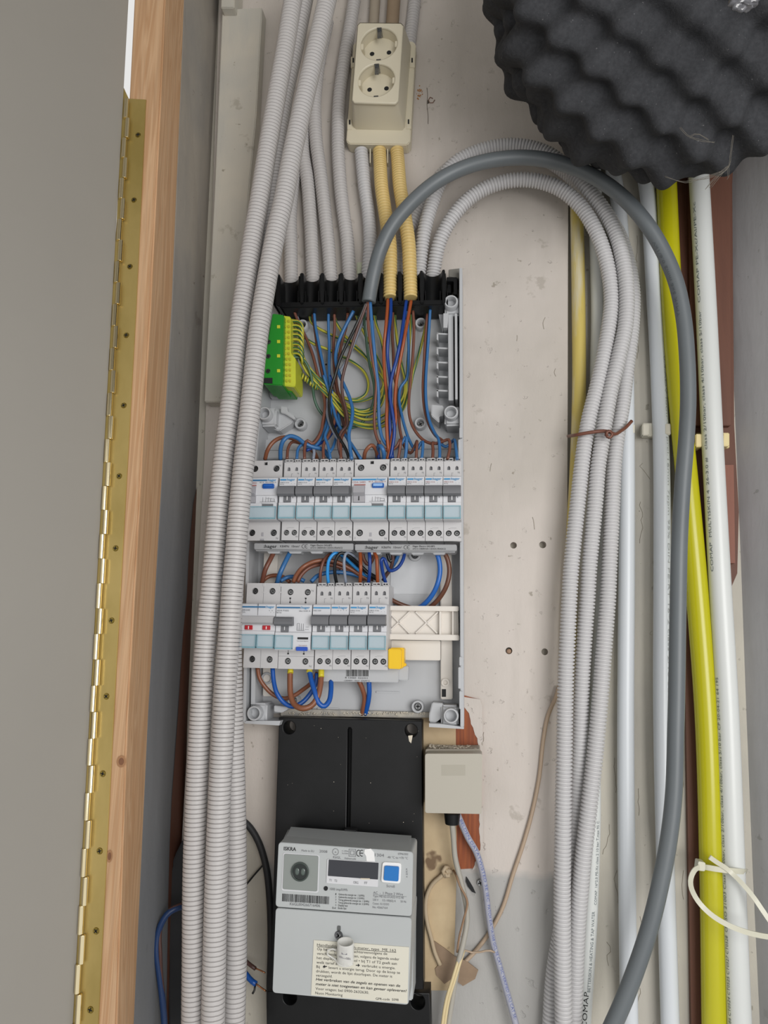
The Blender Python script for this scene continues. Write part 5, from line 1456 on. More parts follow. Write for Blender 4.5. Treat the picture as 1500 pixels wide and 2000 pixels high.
for (x, y, h, l) in [(350, 790, 40, 'left leg of the brown loop'), (546, 796, 60, 'right leg of the brown loop'), (471, 790, 32, 'top of the blue loop')]:
    q0, q1 = W2([(x, y, .050)])[0], W2([(x, y + h, .053)])[0]
    o = tube('yellow_ferrule', [q0, q1], 0.0029, mat('yellow_sleeve', 'd3c22c', 0.4), seg=16)
    tag(o, 'yellow insulating ferrule on the ' + l, 'ferrule')

# ================================================================== SOCKET BOX
soc = thing('double_wall_socket', P(745, 290, 0.0), 'cream double wall socket box at the top, between the conduits', 'socket')
m_soc = mat('cream_socket_plastic', 'd6ceb8', 0.4)
DS, DBK = 0.068, 0.028
fo = [(703, 44), (783, 45), (788, 50), (778, 196), (772, 202), (692, 200), (687, 195), (698, 49)]
outl = [xz(x, y, DS) for x, y in fo]
hol = [circ(*xz(740, 85, DS), msize(71, 740, 85, DS) / 2, 40), circ(*xz(735, 156, DS), msize(71, 735, 156, DS) / 2, 40)]
cut_slab('front_face', outl, hol, -DS, -DS + 0.004, m_soc, soc, bevel=0.0012)
k0 = [P(x, y, DS - 0.0022) for x, y in fo]
bo = [(702, 82), (796, 83), (803, 90), (791, 249), (786, 255), (696, 253), (690, 248), (697, 88)]
bq = [P(x, y, DBK) for x, y in bo]
bm = bmesh.new()
a = [bm.verts.new(p) for p in k0]; b = [bm.verts.new(p) for p in bq]
for i in range(8):
    j = (i + 1) % 8; bm.faces.new((a[i], a[j], b[j], b[i]))
bmesh.ops.recalc_face_normals(bm, faces=bm.faces)
for f_ in bm.faces: f_.normal_flip() if f_.normal.dot(f_.calc_center_median() - P(742, 150, 0.045)) < 0 else None
bm_obj('body', bm, m_soc, soc, True, 60)
base = [(697, 80), (806, 80), (812, 86), (801, 277), (795, 283), (682, 281), (676, 275), (690, 86)]
bsk = [P(x, y, DBK) for x, y in base]
prism('base_plate', bsk, [Vector((p.x, -0.012, p.z)) for p in bsk], m_soc, soc, 0.001)
for x, y in [(805, 120), (690, 120), (798, 240), (683, 241)]:
    o = slab('fixing_lug', rect(x - 5, y - 10, x + 5, y + 12), DBK + 0.001, DBK - 0.002, m_soc, soc, bev=0.0006)
    slab('slot', rect(x - 1.6, y - 7, x + 1.4, y + 2), DBK + 0.0012, DBK + 0.0008, m_dark, o)
for cx, cy in ((740, 85), (735, 156)):
    R_ = msize(71, cx, cy, DS) / 2; c = P(cx, cy, DS)
    bm = bmesh.new(); n = 40
    r1 = [bm.verts.new((c.x + R_ * math.cos(2 * math.pi * i / n), -DS + 0.003, c.z + R_ * math.sin(2 * math.pi * i / n))) for i in range(n)]
    r2 = [bm.verts.new((c.x + R_ * 0.97 * math.cos(2 * math.pi * i / n), -DS + 0.0145, c.z + R_ * 0.97 * math.sin(2 * math.pi * i / n))) for i in range(n)]
    for i in range(n):
        j = (i + 1) % n; bm.faces.new((r1[j], r1[i], r2[i], r2[j]))
    bm.faces.new(r2)
    o = bm_obj('socket_well', bm, m_soc, soc, True, 40)
    for s_ in (-1, 1):
        bm = bmesh.new(); cyl(bm, (c.x + s_ * R_ * 0.47, -DS + 0.0145, c.z + 0.0005), (0, -1, 0), 0.0026, 0.0003, seg=18); bm_obj('pin_hole', bm, m_dark, o)
        bm = bmesh.new(); box(bm, c.x + s_ * R_ * 0.95 - 0.0018, c.x + s_ * R_ * 0.95 + 0.0018, -DS + 0.002, -DS + 0.0140, c.z - 0.0040, c.z + 0.0035, 0.0004); bm_obj('guide_notch', bm, m_soc, o)
    for s_ in (1, -1):
        bm = bmesh.new(); zt = c.z + s_ * R_ * 0.98
        box(bm, c.x - 0.0026, c.x + 0.0026, -DS - 0.0003, -DS + 0.013, zt - 0.0012, zt + 0.0004, 0.0002)
        if s_ > 0: box(bm, c.x - 0.0022, c.x + 0.0022, -DS + 0.002, -DS + 0.0035, zt - 0.011, zt, 0.0002)
        bm_obj('earth_clip', bm, m_screw, o)
# small cable inlets under the box
for x in (723, 757):
    slab('inlet_rib', [(x - 1, 282), (x + 1, 282), (x + 1, 318), (x - 1, 318)], 0.020, 0.012, m_soc, soc)

# ================================================================== METER BOARD
mb = thing('meter_board', P(685, 2000, 0.012), 'black plastic meter mounting board with a vertical slot', 'meter board')
DM = 0.040
o_ = [xz(x, y, DM) for x, y in [(545, 1401), (824, 1409), (827, 1933), (527, 1933)]]
cut_slab('board', o_, [circ(*xz(565, 1421, DM), 0.0062), circ(*xz(803, 1427, DM), 0.0062),
                       [xz(x, y, DM) for x, y in [(679, 1425), (681, 1421), (685, 1421), (687, 1425), (684, 1626), (676, 1626)]]], -DM, -0.013, m_blackp, mb, 0.0006)
o_ = [xz(x, y, DM) for x, y in [(522, 1936), (839, 1940), (842, 2110), (520, 2110)]]
cut_slab('lower_board', o_, [circ(*xz(816, 1957, DM), 0.0066), circ(*xz(566, 1948, DM), 0.0066)], -DM, -0.013, m_blackp, mb, 0.0006)
slab('slot_floor', rect(672, 1418, 692, 1632), 0.030, 0.013, m_dark, mb)
slab('board_joint', [(824, 1930), (840, 1932), (840, 1937), (824, 1936)], 0.030, 0.012, m_tanb, mb)
# plaster crumbs on it
m_crumb = mat('plaster_crumb', 'd8cfbe', 0.9)
bm = bmesh.new()
for _ in range(16):
    p = P(random.uniform(550, 820), random.uniform(1410, 1610), DM + 0.0002)
    bmesh.ops.create_icosphere(bm, subdivisions=1, radius=random.choice([0.0002, 0.00025, 0.0004]), matrix=Matrix.Translation(p))
for _ in range(160):
    p = P(random.uniform(560, 845), random.uniform(1391, 1396), random.uniform(0.0222, 0.024))
    bmesh.ops.create_icosphere(bm, subdivisions=1, radius=random.uniform(0.0003, 0.0009), matrix=Matrix.Translation(p))
tag(bm_obj('plaster_dust', bm, m_crumb), 'plaster dust and crumbs under the enclosure and on the black board', 'dust', kind='stuff')
for pts in ([(797, 1437), (806, 1436), (803, 1452), (799, 1448)],):
    slab('plaster_blob', pts, DM + 0.0008, DM, m_crumb, mb, bev=0.0002)

# the electricity meter
DF = 0.105
met = thing('electricity_meter', P(672, 1950, 0.04), 'pale grey electricity meter with a blue button, mounted on the black board', 'electricity meter')
m_met = mat('meter_grey_plastic', 'b6babb', 0.45, c2='aeb2b3', nscale=8, spots='d4d0c8', sscale=260, sth=0.78)
TLm, TRm, BRm, BLm = (544, 1648), (806, 1664), (798, 1962), (532, 1938)


def Q(u, v):
    """pixel of the meter face at fractions u right, v down"""
    a = (TLm[0] + (TRm[0] - TLm[0]) * u, TLm[1] + (TRm[1] - TLm[1]) * u); b = (BLm[0] + (BRm[0] - BLm[0]) * u, BLm[1] + (BRm[1] - BLm[1]) * u)
    return (a[0] + (b[0] - a[0]) * v, a[1] + (b[1] - a[1]) * v)


def C6(x, y): return (500 + x * 0.24, 1600 + y * 0.24)


def rounded(pts, r, n=5):
    out = []; N_ = len(pts)
    for i in range(N_):
        p = Vector(pts[i]); a = (Vector(pts[i - 1]) - p).normalized(); b = (Vector(pts[(i + 1) % N_]) - p).normalized()
        p0, p1 = p + a * r, p + b * r
        for k in range(n + 1):
            t = k / n; out.append(tuple(p0 * (1 - t) ** 2 + p * 2 * t * (1 - t) + p1 * t * t))
    return out


upf = rounded([(544, 1645), (807, 1664), (804, 1790), (538, 1771)], 7)
slab('upper_case', upf, DF, 0.060, m_met, met, bev=0.0010)
low = rounded([(538.5, 1773.5), (804, 1792.5), (798, 1963), (532, 1939)], 7)
slab('terminal_cover', low, DF - 0.0005, 0.045, m_met, met, bev=0.0012)
# sloping top shoulder, tapering back, with its notch
ft = [P(x, y, DF - 0.005) for x, y in [(548, 1644), (803, 1661), (803, 1700), (546, 1690)]]
bt = [P(x, y, 0.052) for x, y in [(564, 1613), (809, 1631), (812, 1680), (560, 1668)]]
prism('shoulder', ft, bt, m_met, met, 0.0025, 3)
slab('top_notch', [(673, 1620), (695, 1622), (695, 1627), (673, 1625)], 0.0555, 0.046, m_dark, met)
slab('rear_case', [(556, 1640), (808, 1656), (806, 1955), (540, 1935)], 0.075, 0.040, m_met, met, bev=0.001)
d1 = DF + 0.0004
# optical port
port = slab('optical_port_plate', rounded([C6(228, 282), C6(508, 300), C6(498, 590), C6(216, 570)], 3.5), DF + 0.0012, DF, mat('grey_port_plate', '8b918e', 0.4), met, bev=0.0004)
slab('port_frame', rounded([C6(220, 272), C6(516, 292), C6(506, 600), C6(206, 580)], 4), DF + 0.0006, DF - 0.0005, m_dev2, met, bev=0.0003)
bm = bmesh.new(); c = P(*C6(360, 425), DF + 0.0012); ring(bm, c, (0, -1, 0), 0.0078, 0.0066, 0.0016, 32); bm_obj('port_ring', bm, mat('dark_green_ring', '39433f', 0.3), port)
bm = bmesh.new(); cyl(bm, c, (0, -1, 0), 0.0066, 0.0008, seg=32); bm_obj('port_lens', bm, mat('dark_lens', '1d2423', 0.12), port)
for s_ in (-1, 1):
    bm = bmesh.new(); bmesh.ops.create_uvsphere(bm, u_segments=14, v_segments=8, radius=1, matrix=Matrix.Translation(c + Vector((s_ * 0.0026, -0.0008, 0))) @ Matrix.Diagonal((0.0019, 0.0005, 0.0030, 1))); bm_obj('port_window', bm, mat('port_window', '55605c', 0.15), port)
# display
dis = slab('display_frame', rounded([C6(580, 325), C6(1000, 350), C6(992, 552), C6(572, 520)], 1.5), DF + 0.0010, DF - 0.001, m_dev2, met, bev=0.0003)
slab('display', [C6(592, 330), C6(998, 356), C6(992, 492), C6(585, 462)], DF + 0.0016, DF, mat('dark_lcd', '34363d', 0.12), dis, bev=0.0002)
text_px('T1   T2', C6(595, 505), C6(660, 511), 4.6, DF + 0.0013, m_gryp, dis)
text_px('ORG', C6(792, 524), C6(832, 527), 5, DF + 0.0013, m_gryp, dis); text_px('FF', C6(882, 528), C6(905, 530), 5, DF + 0.0013, m_gryp, dis)
slab('dust_on_display', [C6(850, 480), C6(925, 482), C6(930, 492), C6(870, 492), C6(850, 488)], DF + 0.0020, DF + 0.0016, m_crumb, dis)
# scroll button
bt_ = slab('button_frame', rounded([C6(1030, 350), C6(1182, 358), C6(1174, 525), C6(1018, 512)], 5), DF + 0.0022, DF - 0.001, m_wht, met, bev=0.0008)
slab('scroll_button', rounded([C6(1046, 380), C6(1164, 388), C6(1158, 508), C6(1038, 498)], 3), DF + 0.0040, DF + 0.001, mat('bright_blue_button', '1b72bd', 0.3), bt_, bev=0.0010, seg=3)
text_px('Scroll', C6(1062, 553), C6(1128, 558), 5, d1, m_gryp, met)
# lettering
text_px('ISKRA', C6(226, 253), C6(326, 259), 7, d1, m_blk, met, bold=0.018)
text_px('Made in EU', C6(370, 262), C6(472, 269), 3.8, d1, m_gryp, met)
text_px('2008', C6(516, 271), C6(580, 275), 5, d1, m_gryp, met)
text_px('K6GL', C6(628, 318), C6(690, 322), 4.6, d1, m_gryp, met); text_px('Helmercode', C6(722, 325), C6(814, 331), 3.6, d1, m_gryp, met)
for x in (836, 862):
    bm = bmesh.new(); c = P(*C6(x, 277), d1); R1, R2 = 0.0027, 0.0021; vs = []
    for k in range(15):
        a = math.radians(65 + 230 * k / 14 - 4); vs.append((bm.verts.new(c + Vector((R1 * 0.8 * math.cos(a), 0, R1 * math.sin(a)))), bm.verts.new(c + Vector((R2 * 0.8 * math.cos(a), 0, R2 * math.sin(a))))))
    for a, b in zip(vs, vs[1:]): bm.faces.new((a[0], a[1], b[1], b[0]))
    if x > 850: box(bm, c.x - R1 * 0.7, c.x + 0.001, c.y - 0.00004, c.y + 0.00004, c.z - 0.0003, c.z + 0.0003)
    bm_obj('printed_mark', bm, m_blk, met, False)
bm = bmesh.new(); c = P(*C6(647, 266), d1)
for k in range(24):
    a, b = 2 * math.pi * k / 24, 2 * math.pi * (k + 1) / 24
    v = [bm.verts.new(c + Vector((r_ * math.cos(t_), 0, r_ * math.sin(t_)))) for r_, t_ in ((.0024, a), (.0028, a), (.0028, b), (.0024, b))]; bm.faces.new(v)
bm_obj('printed_mark', bm, m_gryp, met, False)
text_px('A', C6(640, 275), C6(654, 276), 3.4, d1, m_gryp, met)
text_px('±--60Hz', C6(700, 262), C6(752, 266), 2.4, d1, m_gryp, met); text_px('3x230V', C6(700, 282), C6(752, 286), 2.4, d1, m_gryp, met)
bm = bmesh.new()
for s_, t_ in ((0.0030, 0.0003), (0.0017, 0.0003)):
    c = P(*C6(784, 274), d1)
    for a in ((-s_, s_, s_ - t_, s_), (-s_, s_, -s_, -s_ + t_), (-s_, -s_ + t_, -s_, s_), (s_ - t_, s_, -s_, s_)): box(bm, c.x + a[0], c.x + a[1], c.y - 0.00003, c.y + 0.00003, c.z + a[2], c.z + a[3])
bm_obj('printed_mark', bm, m_gryp, met, False)
text_px('1304', C6(968, 303), C6(1042, 308), 6, d1, m_gryp, met)
text_px('-40 °C to +70 °C', C6(1066, 318), C6(1236, 327), 4.4, d1, m_gryp, met); text_px('07M63303', C6(1156, 290), C6(1238, 294), 4, d1, m_gryp, met)
slab('torn_sticker', [C6(885, 245), C6(935, 240), C6(960, 270), C6(968, 345), C6(900, 342), C6(895, 300), C6(880, 275)], DF + 0.0006, DF, m_wht, met)
for k, t_ in enumerate('KEMA'): text_px(t_, C6(1222, 415 + 20 * k), C6(1234, 416 + 20 * k), 3.4, d1, m_gryp, met)
bm = bmesh.new(); cyl(bm, P(*C6(569, 562), DF), (0, -1, 0), 0.0018, 0.0008, seg=16); bm_obj('pulse_lamp', bm, m_dark, met)
text_px('1000 imp/kWh', C6(600, 578), C6(745, 586), 5, d1, m_gryp, met)
for i, l in enumerate(['Geleverde energie tar. 1 (kWh)', 'Geleverde energie tar. 2 (kWh)', 'Terug geleverde energie tar. 1 (kWh)', 'Terug geleverde energie tar. 2 (kWh)', 'Display test', 'Einde lijst']):
    wd = [210, 210, 250, 250, 78, 68][i]; y = 618 + i * 22.5
    text_px(l, C6(672 - i * 0.8, y), C6(672 - i * 0.8 + wd, y + wd * 0.06), 3.7, d1, m_blk, met)
    text_px(['1', '2', '3', '4', '5', 'End'][i], C6(646 if i < 5 else 622, y - 2), C6(652 if i < 5 else 650, y - 1), 3.4, d1, m_blk, met)
text_px('AC  -  1 Phase 2 Wire', C6(955, 608), C6(1196, 622), 5, d1, m_gryp, met)
for i, (l, wd) in enumerate([('Type ME162-D1A52-V12-40', 250), ('230 V      0.5-100(65) A       50 Hz', 272), ('Const.: 0.1/2/3/3', 132), ('No. 42667164', 122)]):
    y = 634 + i * 30; text_px(l, C6(952 - i, y), C6(952 - i + wd, y + wd * 0.06), 4.2, d1, m_gryp, met)
x = 214.0; random.seed(5)
while x < 596:
    w_ = random.choice([3, 4, 7]); sy = (x - 214) * 0.065
    slab('barcode_bar', [C6(x, 606 + sy), C6(x + w_, 606 + sy), C6(x + w_ - 2, 668 + sy), C6(x - 2, 668 + sy)], DF + 0.0003, DF + 0.0001, m_blk, met)
    x += w_ + random.choice([3, 4, 6])
text_px('K6GL004266716406', C6(276, 700), C6(522, 716), 5.4, d1, m_gryp, met)
# lower cover: slot, seal wire, instruction sticker, seal
slab('screw_slot', rounded([C6(662, 868), C6(688, 870), C6(688, 910), C6(660, 908)], 2), DF + 0.0003, DF - 0.001, mat('grey_slot', '5c5e5e', 0.6), met)
screw_head('cover_screw', P(*C6(673, 945), DF), (0, -1, 0), 0.0036, mat('dull_steel', '76777a', 0.4, 1.0), met, 0.0010, True, 0.7)
stk = slab('instruction_sticker', [C6(470, 984), C6(1246, 1042), C6(1232, 1500), C6(448, 1432)], DF + 0.0002, DF - 0.0006, mat('cream_sticker', 'd9d6c8', 0.55), met)
lines = [('Handleiding uw kWh-meter, type  ME 162', 497, 1032, 1140, 1080, 0, 1), ('Op het display kunt u achtereenvolgens de', 497, 1066, 1068, 1106, 0, 0), ('verschillende standen lezen, volgens de legenda onder', 496, 1102, 1166, 1150, 0, 0),
         ('het display. Het symbool \u25be bij T1 of T2 geeft aan', 494, 1138, 1146, 1186, 0, 0), ('welk tarief actief is.           verbruikt u energie.', 492, 1174, 1134, 1222, 0, 0), ('Bij  \u2190  levert u energie terug. Door op de knop te', 491, 1210, 1172, 1260, 0, 0),
         ('drukken, wordt de lijst doorlopen. De meter is', 489, 1246, 1108, 1290, 0, 0), ('verzegeld.', 487, 1280, 622, 1290, 0, 0), ('Het verbreken van de zegels en openen van de', 487, 1312, 1172, 1366, 1, 0),
         ('meter is niet toegestaan en kan gevaar opleveren!', 485, 1350, 1222, 1408, 1, 0), ('Voor vragen: bel 0900-2632630.', 484, 1388, 918, 1422, 0, 0), ('Nuon Monitoring', 483, 1424, 704, 1442, 0, 0), ('GPR-code  5098', 974, 1470, 1160, 1480, 0, 0)]
for l, x0, y0, x1, y1, b_, ul in lines:
    text_px(l, C6(x0, y0), C6(x1, y1), 5.2 if 'GPR' not in l else 4.6, DF + 0.00035, m_blk, stk, slant=0.25 if b_ else 0, bold=0.012 if b_ else 0)
    if ul: slab('underline', [C6(x0, y0 + 4), C6(x1, y1 + 4), C6(x1, y1 + 7), C6(x0, y0 + 7)], DF + 0.0004, DF + 0.0002, m_blk, stk)
slab('underline', [C6(955, 613), C6(1225, 630), C6(1225, 632), C6(955, 615)], DF + 0.0003, DF + 0.0001, m_gryp, met)


def arrow(x, y, s_, name='printed_arrow'):
    p = [(x, y), (x + 18 * s_, y + 1 * s_), (x + 18 * s_, y - 10), (x + 34 * s_, y + 4), (x + 18 * s_, y + 16), (x + 18 * s_, y + 7), (x, y + 6)]
    if s_ < 0: p.reverse()
    slab(name, [C6(*q) for q in p], DF + 0.00045, DF + 0.0003, m_blk, stk)


arrow(812, 1186, 1); arrow(578, 1196, -1)
seal = thing('meter_seal', P(676, 1880, DF), 'small clear plastic seal hanging by wire over the meter sticker', 'seal')
m_seal = mat('clear_seal_plastic', 'e8e8e4', 0.15, alpha=0.72, coat=0.4)
slab('seal_tag', rounded([C6(680, 1140), C6(780, 1150), C6(778, 1180), C6(676, 1170)], 2), DF + 0.0050, DF + 0.0018, m_seal, seal, bev=0.0008)
bm = bmesh.new(); c = P(*C6(728, 1150), DF + 0.0052); ring(bm, c, (0.02, -0.30, 1), 0.0072, 0.0062, 0.0165, 28)
for v in bm.verts: v.co.y = c.y + (v.co.y - c.y) * 0.75
bm_obj('seal_cup', bm, m_seal, seal)
tube('seal_loop', [C6(665, 1070) + (DF + .004,), C6(620, 1055) + (DF + .004,), C6(580, 1070) + (DF + .004,), C6(590, 1115) + (DF + .003,), C6(640, 1130) + (DF + .003,), C6(670, 1180) + (DF + .004,), C6(740, 1200) + (DF + .004,), C6(790, 1175) + (DF + .004,)], 0.0008, m_seal, seal, seg=8)
slab('printed_emblem', [C6(695, 1045), C6(742, 1050), C6(740, 1105), C6(697, 1100)], DF + 0.0125, DF + 0.0122, mat('faded_ink', '77747c', 0.6), seal)
text_px('VERBODEN', C6(672, 1126), C6(768, 1148), 4, DF + 0.0118, mat('faded_ink', '77747c', 0.6), seal, bold=0.01)
tube('seal_wire', [C6(674, 905) + (DF + .0012,), C6(684, 940) + (DF + .003,), C6(664, 985) + (DF + .003,)], 0.0004, m_screw, seal, seg=6)

# ================================================================== JUNCTION BOX AND THE BOARDS BEHIND
struct(slab('trim_9', [(824, 1395), (890, 1395), (892, 1700), (885, 1935), (824, 1935)], 0.0165, 0.012, m_tanb, bev=0.0006), 'yellowed board strip behind the junction box')
wo = struct(slab('trim_10', [(889, 1362), (905, 1358), (935, 1366), (941, 1380), (941, 1660), (926, 1696), (893, 1698), (889, 1600)], 0.0150, 0.012, m_orange), 'orange stained wood strip beside the junction box')
random.seed(11)
e1 = [(905, 1361), (938, 1366), (942, 1380), (943, 1470), (937, 1464)]
for y in range(1456, 1385, -7): e1.append((936 - (1460 - y) * 0.32 + random.uniform(-2.5, 2.5), y))
e1 += [(906, 1380)]
slab('paint_patch', e1, 0.0156, 0.0145, m_board, wo)
e2 = [(943, 1575), (943, 1690), (922, 1700)] + [(926 + (1696 - y) * 0.28 + random.uniform(-2, 2), y) for y in range(1690, 1655, -6)] + [(937 + random.uniform(-1.5, 1.5), y) for y in range(1650, 1580, -8)]
slab('paint_patch', e2, 0.0156, 0.0145, m_board, wo)
jb = thing('junction_box', P(887, 1590, 0.018), 'square grey-beige junction box right of the black meter board', 'junction box')
m_jb = mat('grey_beige_plastic', 'b3aea2', 0.5)
jf = rounded([(830, 1472), (942, 1472), (941, 1590), (830, 1588)], 5)
fr_ = [P(x, y, 0.066) for x, y in jf]
slab('lid', jf, 0.066, 0.046, m_jb, jb, bev=0.0022, seg=3)
jr = rounded([(831, 1463), (938, 1463), (938, 1583), (831, 1582)], 4)
slab('box', jr, 0.047, 0.018, mat('dusty_box_plastic', '9d968a', 0.7), jb, bev=0.001)
slab('label_recess', rect(862, 1494, 909, 1515), 0.06615, 0.0659, mat('slightly_darker_plastic', 'a9a497', 0.5), jb, bev=0.0001)
bm = bmesh.new()
for _ in range(500):
    p = P(random.uniform(836, 938), 1466, 0.05); p.y = -random.uniform(0.02, 0.044)
    p.z = P(885, 1463, 0.047).z + random.uniform(-0.0002, 0.0006)
    bmesh.ops.create_icosphere(bm, subdivisions=1, radius=random.choice([0.0002, 0.0003, 0.0003, 0.0005, 0.0009]), matrix=Matrix.Translation(p) @ Matrix.Rotation(random.random() * 6, 4, 'Z') @ Matrix.Diagonal((1.5, 0.8, 0.6, 1)))
tag(bm_obj('plaster_dust', bm, m_crumb), 'plaster dust lying on top of the junction box', 'dust', kind='stuff')
bm = bmesh.new(); p = P(883, 1588, 0.038); cyl(bm, p, (0, 0, -1), 0.0078, 0.010, 0.0066, seg=20, bev=0.0005); bm_obj('cable_gland', bm, m_blackp, jb)

m_cg = mat('grey_thin_cable', 'aaa69c', 0.45)
m_cb = mat('lilac_grey_cable', 'a4a6b4', 0.45)
m_cbe = mat('beige_wire', 'b39e88', 0.5)
m_ccr = mat('cream_wire', 'd9c79c', 0.5)
o = tube('thin_cable', [(883, 1606, .038), (886, 1640, .034), (889, 1675, .032), (901, 1724, .030), (911, 1770, .030), (912, 1800, .030), (905, 1840, .032), (894, 1886, .034), (883, 1951, .034), (874, 2010, .034), (868, 2070, .034)], 0.0026, m_cg, seg=14)
tag(o, 'thin grey cable hanging from the junction box gland', 'cable')
w_ = pts_px([(893, 1588, .030), (903, 1612, .028), (914, 1636, .027), (930, 1664, .025), (940, 1695, .024), (948, 1735, .023), (954, 1785, .023), (963, 1840, .023), (980, 1902, .024), (995, 1955, .026), (1010, 2010, .028), (1022, 2060, .028)])
dense, s = spline(w_); Ls = np.linspace(0, s[-1], 140)
o = link('data_cable', sweep_mesh('data_cable', at_len(dense, s, Ls), np.full(140, 0.0030), 16, True, Ls), m_cb)
tag(o, 'lilac grey data cable with blue lettering leaving the junction box', 'cable')
m_bt = mat('blue_ink', '5d6aa6', 0.6)
text_tube('BELDEN DATATWISTED 5E IEC', dense, s, 0.006, len_at_y(dense, s, 1760), 0.0030, math.radians(0), 0.0024, m_bt, o)
text_tube('PATCH EIA/TIA-568 GCL 5E CAT 75C VERIFIED (UL) CAT 5E-', dense, s, len_at_y(dense, s, 1765), len_at_y(dense, s, 1990), 0.0030, math.radians(0), 0.0024, m_bt, o)
o = tube('thin_wire', [(1092, 1340, .016), (1086, 1360, .016), (1070, 1399, .015), (1061, 1447, .0145), (1053, 1519, .0145), (1040, 1584, .0145), (1024, 1642, .0145), (1001, 1711, .0145), (982, 1772, .0145), (956, 1821, .0145), (930, 1856, .0145), (905, 1882, .016)], 0.0019, m_cbe, seg=10)
tag(o, 'beige wire running down left from behind the conduit bundle', 'wire')
o = tube('thin_wire', [(884, 1704, .020), (873, 1700, .021), (862, 1711, .0205), (845, 1726, .0195), (834, 1748, .0192), (831, 1775, .0192), (835, 1805, .0192), (842, 1831, .0192), (849, 1860, .0192), (860, 1885, .020)], 0.0020, mat('dusty_beige_wire', 'b7a58a', 0.6), seg=10)
tag(o, 'dusty beige wire bowing left over the yellowed board', 'wire')
kp = [P(872 + (5 + 2.5 * math.sin(i * 0.31)) * math.cos(i * 0.42), 1703 + (7 + 3 * math.cos(i * 0.23)) * math.sin(i * 0.42), 0.022 + 0.003 * math.sin(i * 0.6)) for i in range(46)]
tube('knot', kp, 0.0019, MATS['dusty_beige_wire'], o, world=True)
for dx, l in ((0, 'left'), (5, 'right')):
    o = tube('thin_wire', [(901 + dx, 1857, .030), (892 + dx, 1885, .036), (883 + dx, 1915, .038), (872 + dx, 1951, .038), (864 + dx, 2000, .038), (860 + dx, 2060, .038)], 0.0014, m_ccr, seg=8)
    tag(o, 'cream wire of the twin pair hanging at the bottom, ' + l + ' one', 'wire')
o = tube('thin_wire', [(899, 1862, .032), (907, 1856, .030), (920, 1860, .026), (940, 1859, .027), (955, 1856, .028), (966, 1860, .026)], 0.0009, m_cbe, seg=8)
tag(o, 'very thin beige wire bridging across to the data cable', 'wire')
o = tube('thin_wire', [(886, 1700, .022), (893, 1715, .034), (898, 1730, .035), (908, 1748, .036), (913, 1763, .036), (905, 1798, .036), (897, 1830, .034), (893, 1860, .032)], 0.0010, mat('dusty_brown_wire', '94765c', 0.6), seg=8)
tag(o, 'very thin brown wire wound beside the grey cable', 'wire')
sc_ = thing('wall_screw', P(938, 1724, 0.012), 'single zinc screw in the board below the junction box', 'screw')
screw_head('screw_head', P(938, 1724, 0.014), (0, -1, 0), 0.0034, m_screw, sc_, 0.0012, True, 0.3)
bm = bmesh.new(); cyl(bm, P(938, 1724, 0.012), (0, -1, 0), 0.0016, 0.003, seg=10); bm_obj('shank', bm, m_screw, sc_)
tag(slab('dark_sliver', [(911, 1713), (917, 1722), (924, 1734), (929, 1745), (922, 1742), (914, 1732), (910, 1722)], 0.0140, 0.012, m_dark), 'thin dark sliver on the plaster left of the screw', 'scrap')  # near-black sliver lying flat on the board
tp = tag(slab('torn_paper', [(848, 1838), (868, 1852), (888, 1868), (912, 1878), (934, 1895), (928, 1912), (904, 1926), (885, 1910), (868, 1922), (852, 1905), (850, 1892), (862, 1878), (850, 1855)], 0.0178, 0.0166, mat('dirty_brown_paper', '98826c', 0.85, c2='7d6a58', nscale=60, bump=80, bstr=0.6)), 'torn dirty brown paper scrap around the wire fixing', 'scrap')

# lower left: rubber edging, panel for the dark recess, cables
m_rubber_recess = mat('black_rubber_and_recess', '2a2b2d', 0.6, c2='3b3c3f', nscale=20)
dk = tube('rubber_edge_strip', [(346, 2100), (343, 1900), (346, 1800), (352, 1722), (366, 1660), (396, 1608), (438, 1590), (478, 1606), (502, 1638), (519, 1690), (527, 1760), (529, 1850), (527, 1930), (530, 2100)], 0.0034, m_rubber_recess, d=0.0135, seg=12)
tag(dk, 'black rubber edging round the arched hole beside the meter board', 'edging')
o = slab('recess_shade_panel', [(326, 1720), (340, 1672), (356, 1640), (372, 1628), (372, 2110), (330, 2110)], 0.030, 0.004, m_rubber_recess, bev=0.002)  # added dark panel, its colour gives the shade of the recess
tag(o, 'dark panel standing in for the shaded recess behind the left conduits', 'panel')
for k_, (dx, c_, r_, l) in enumerate([(0, 'navy', 0.0030, 'dark blue cable bowing out to the left of the conduits'), (7, 'umber', 0.0018, 'dark brown wire inside the dark blue bowing cable'), (3, 'black', 0.0016, 'black wire beside the dark blue bowing cable')]):
    o = tube('loose_wire', [(368, 1770 - dx, .045), (350, 1772 - dx * .6, .055), (330, 1782 - dx * .5, .060), (316, 1802 + dx * .4, .062), (308 + dx * .6, 1828, .062), (306 + dx, 1860, .062), (311 + dx * .5, 1900, .060), (317 + dx * .3, 1950, .058), (321, 2000, .056), (322, 2070, .056)], r_,
             mat('dark_navy_sheath', '1f3a66', 0.4) if c_ == 'navy' else m_wirecol[c_], seg=10); tag(o, l, 'wire')
m_cop = mat('bare_copper', 'c98a62', 0.35, 1.0)
o = tube('loose_wire', [(470, 1868, .02), (482, 1879, .02), (492, 1887, .021), (499, 1892, .022)], 0.0019, m_wirecol['umber']); tag(o, 'stripped dark brown wire end poking out beside the conduits', 'wire')
tube('copper_core', [(498, 1891, .022), (508, 1895, .022), (518, 1900, .023)], 0.0007, m_cop, o, seg=8)
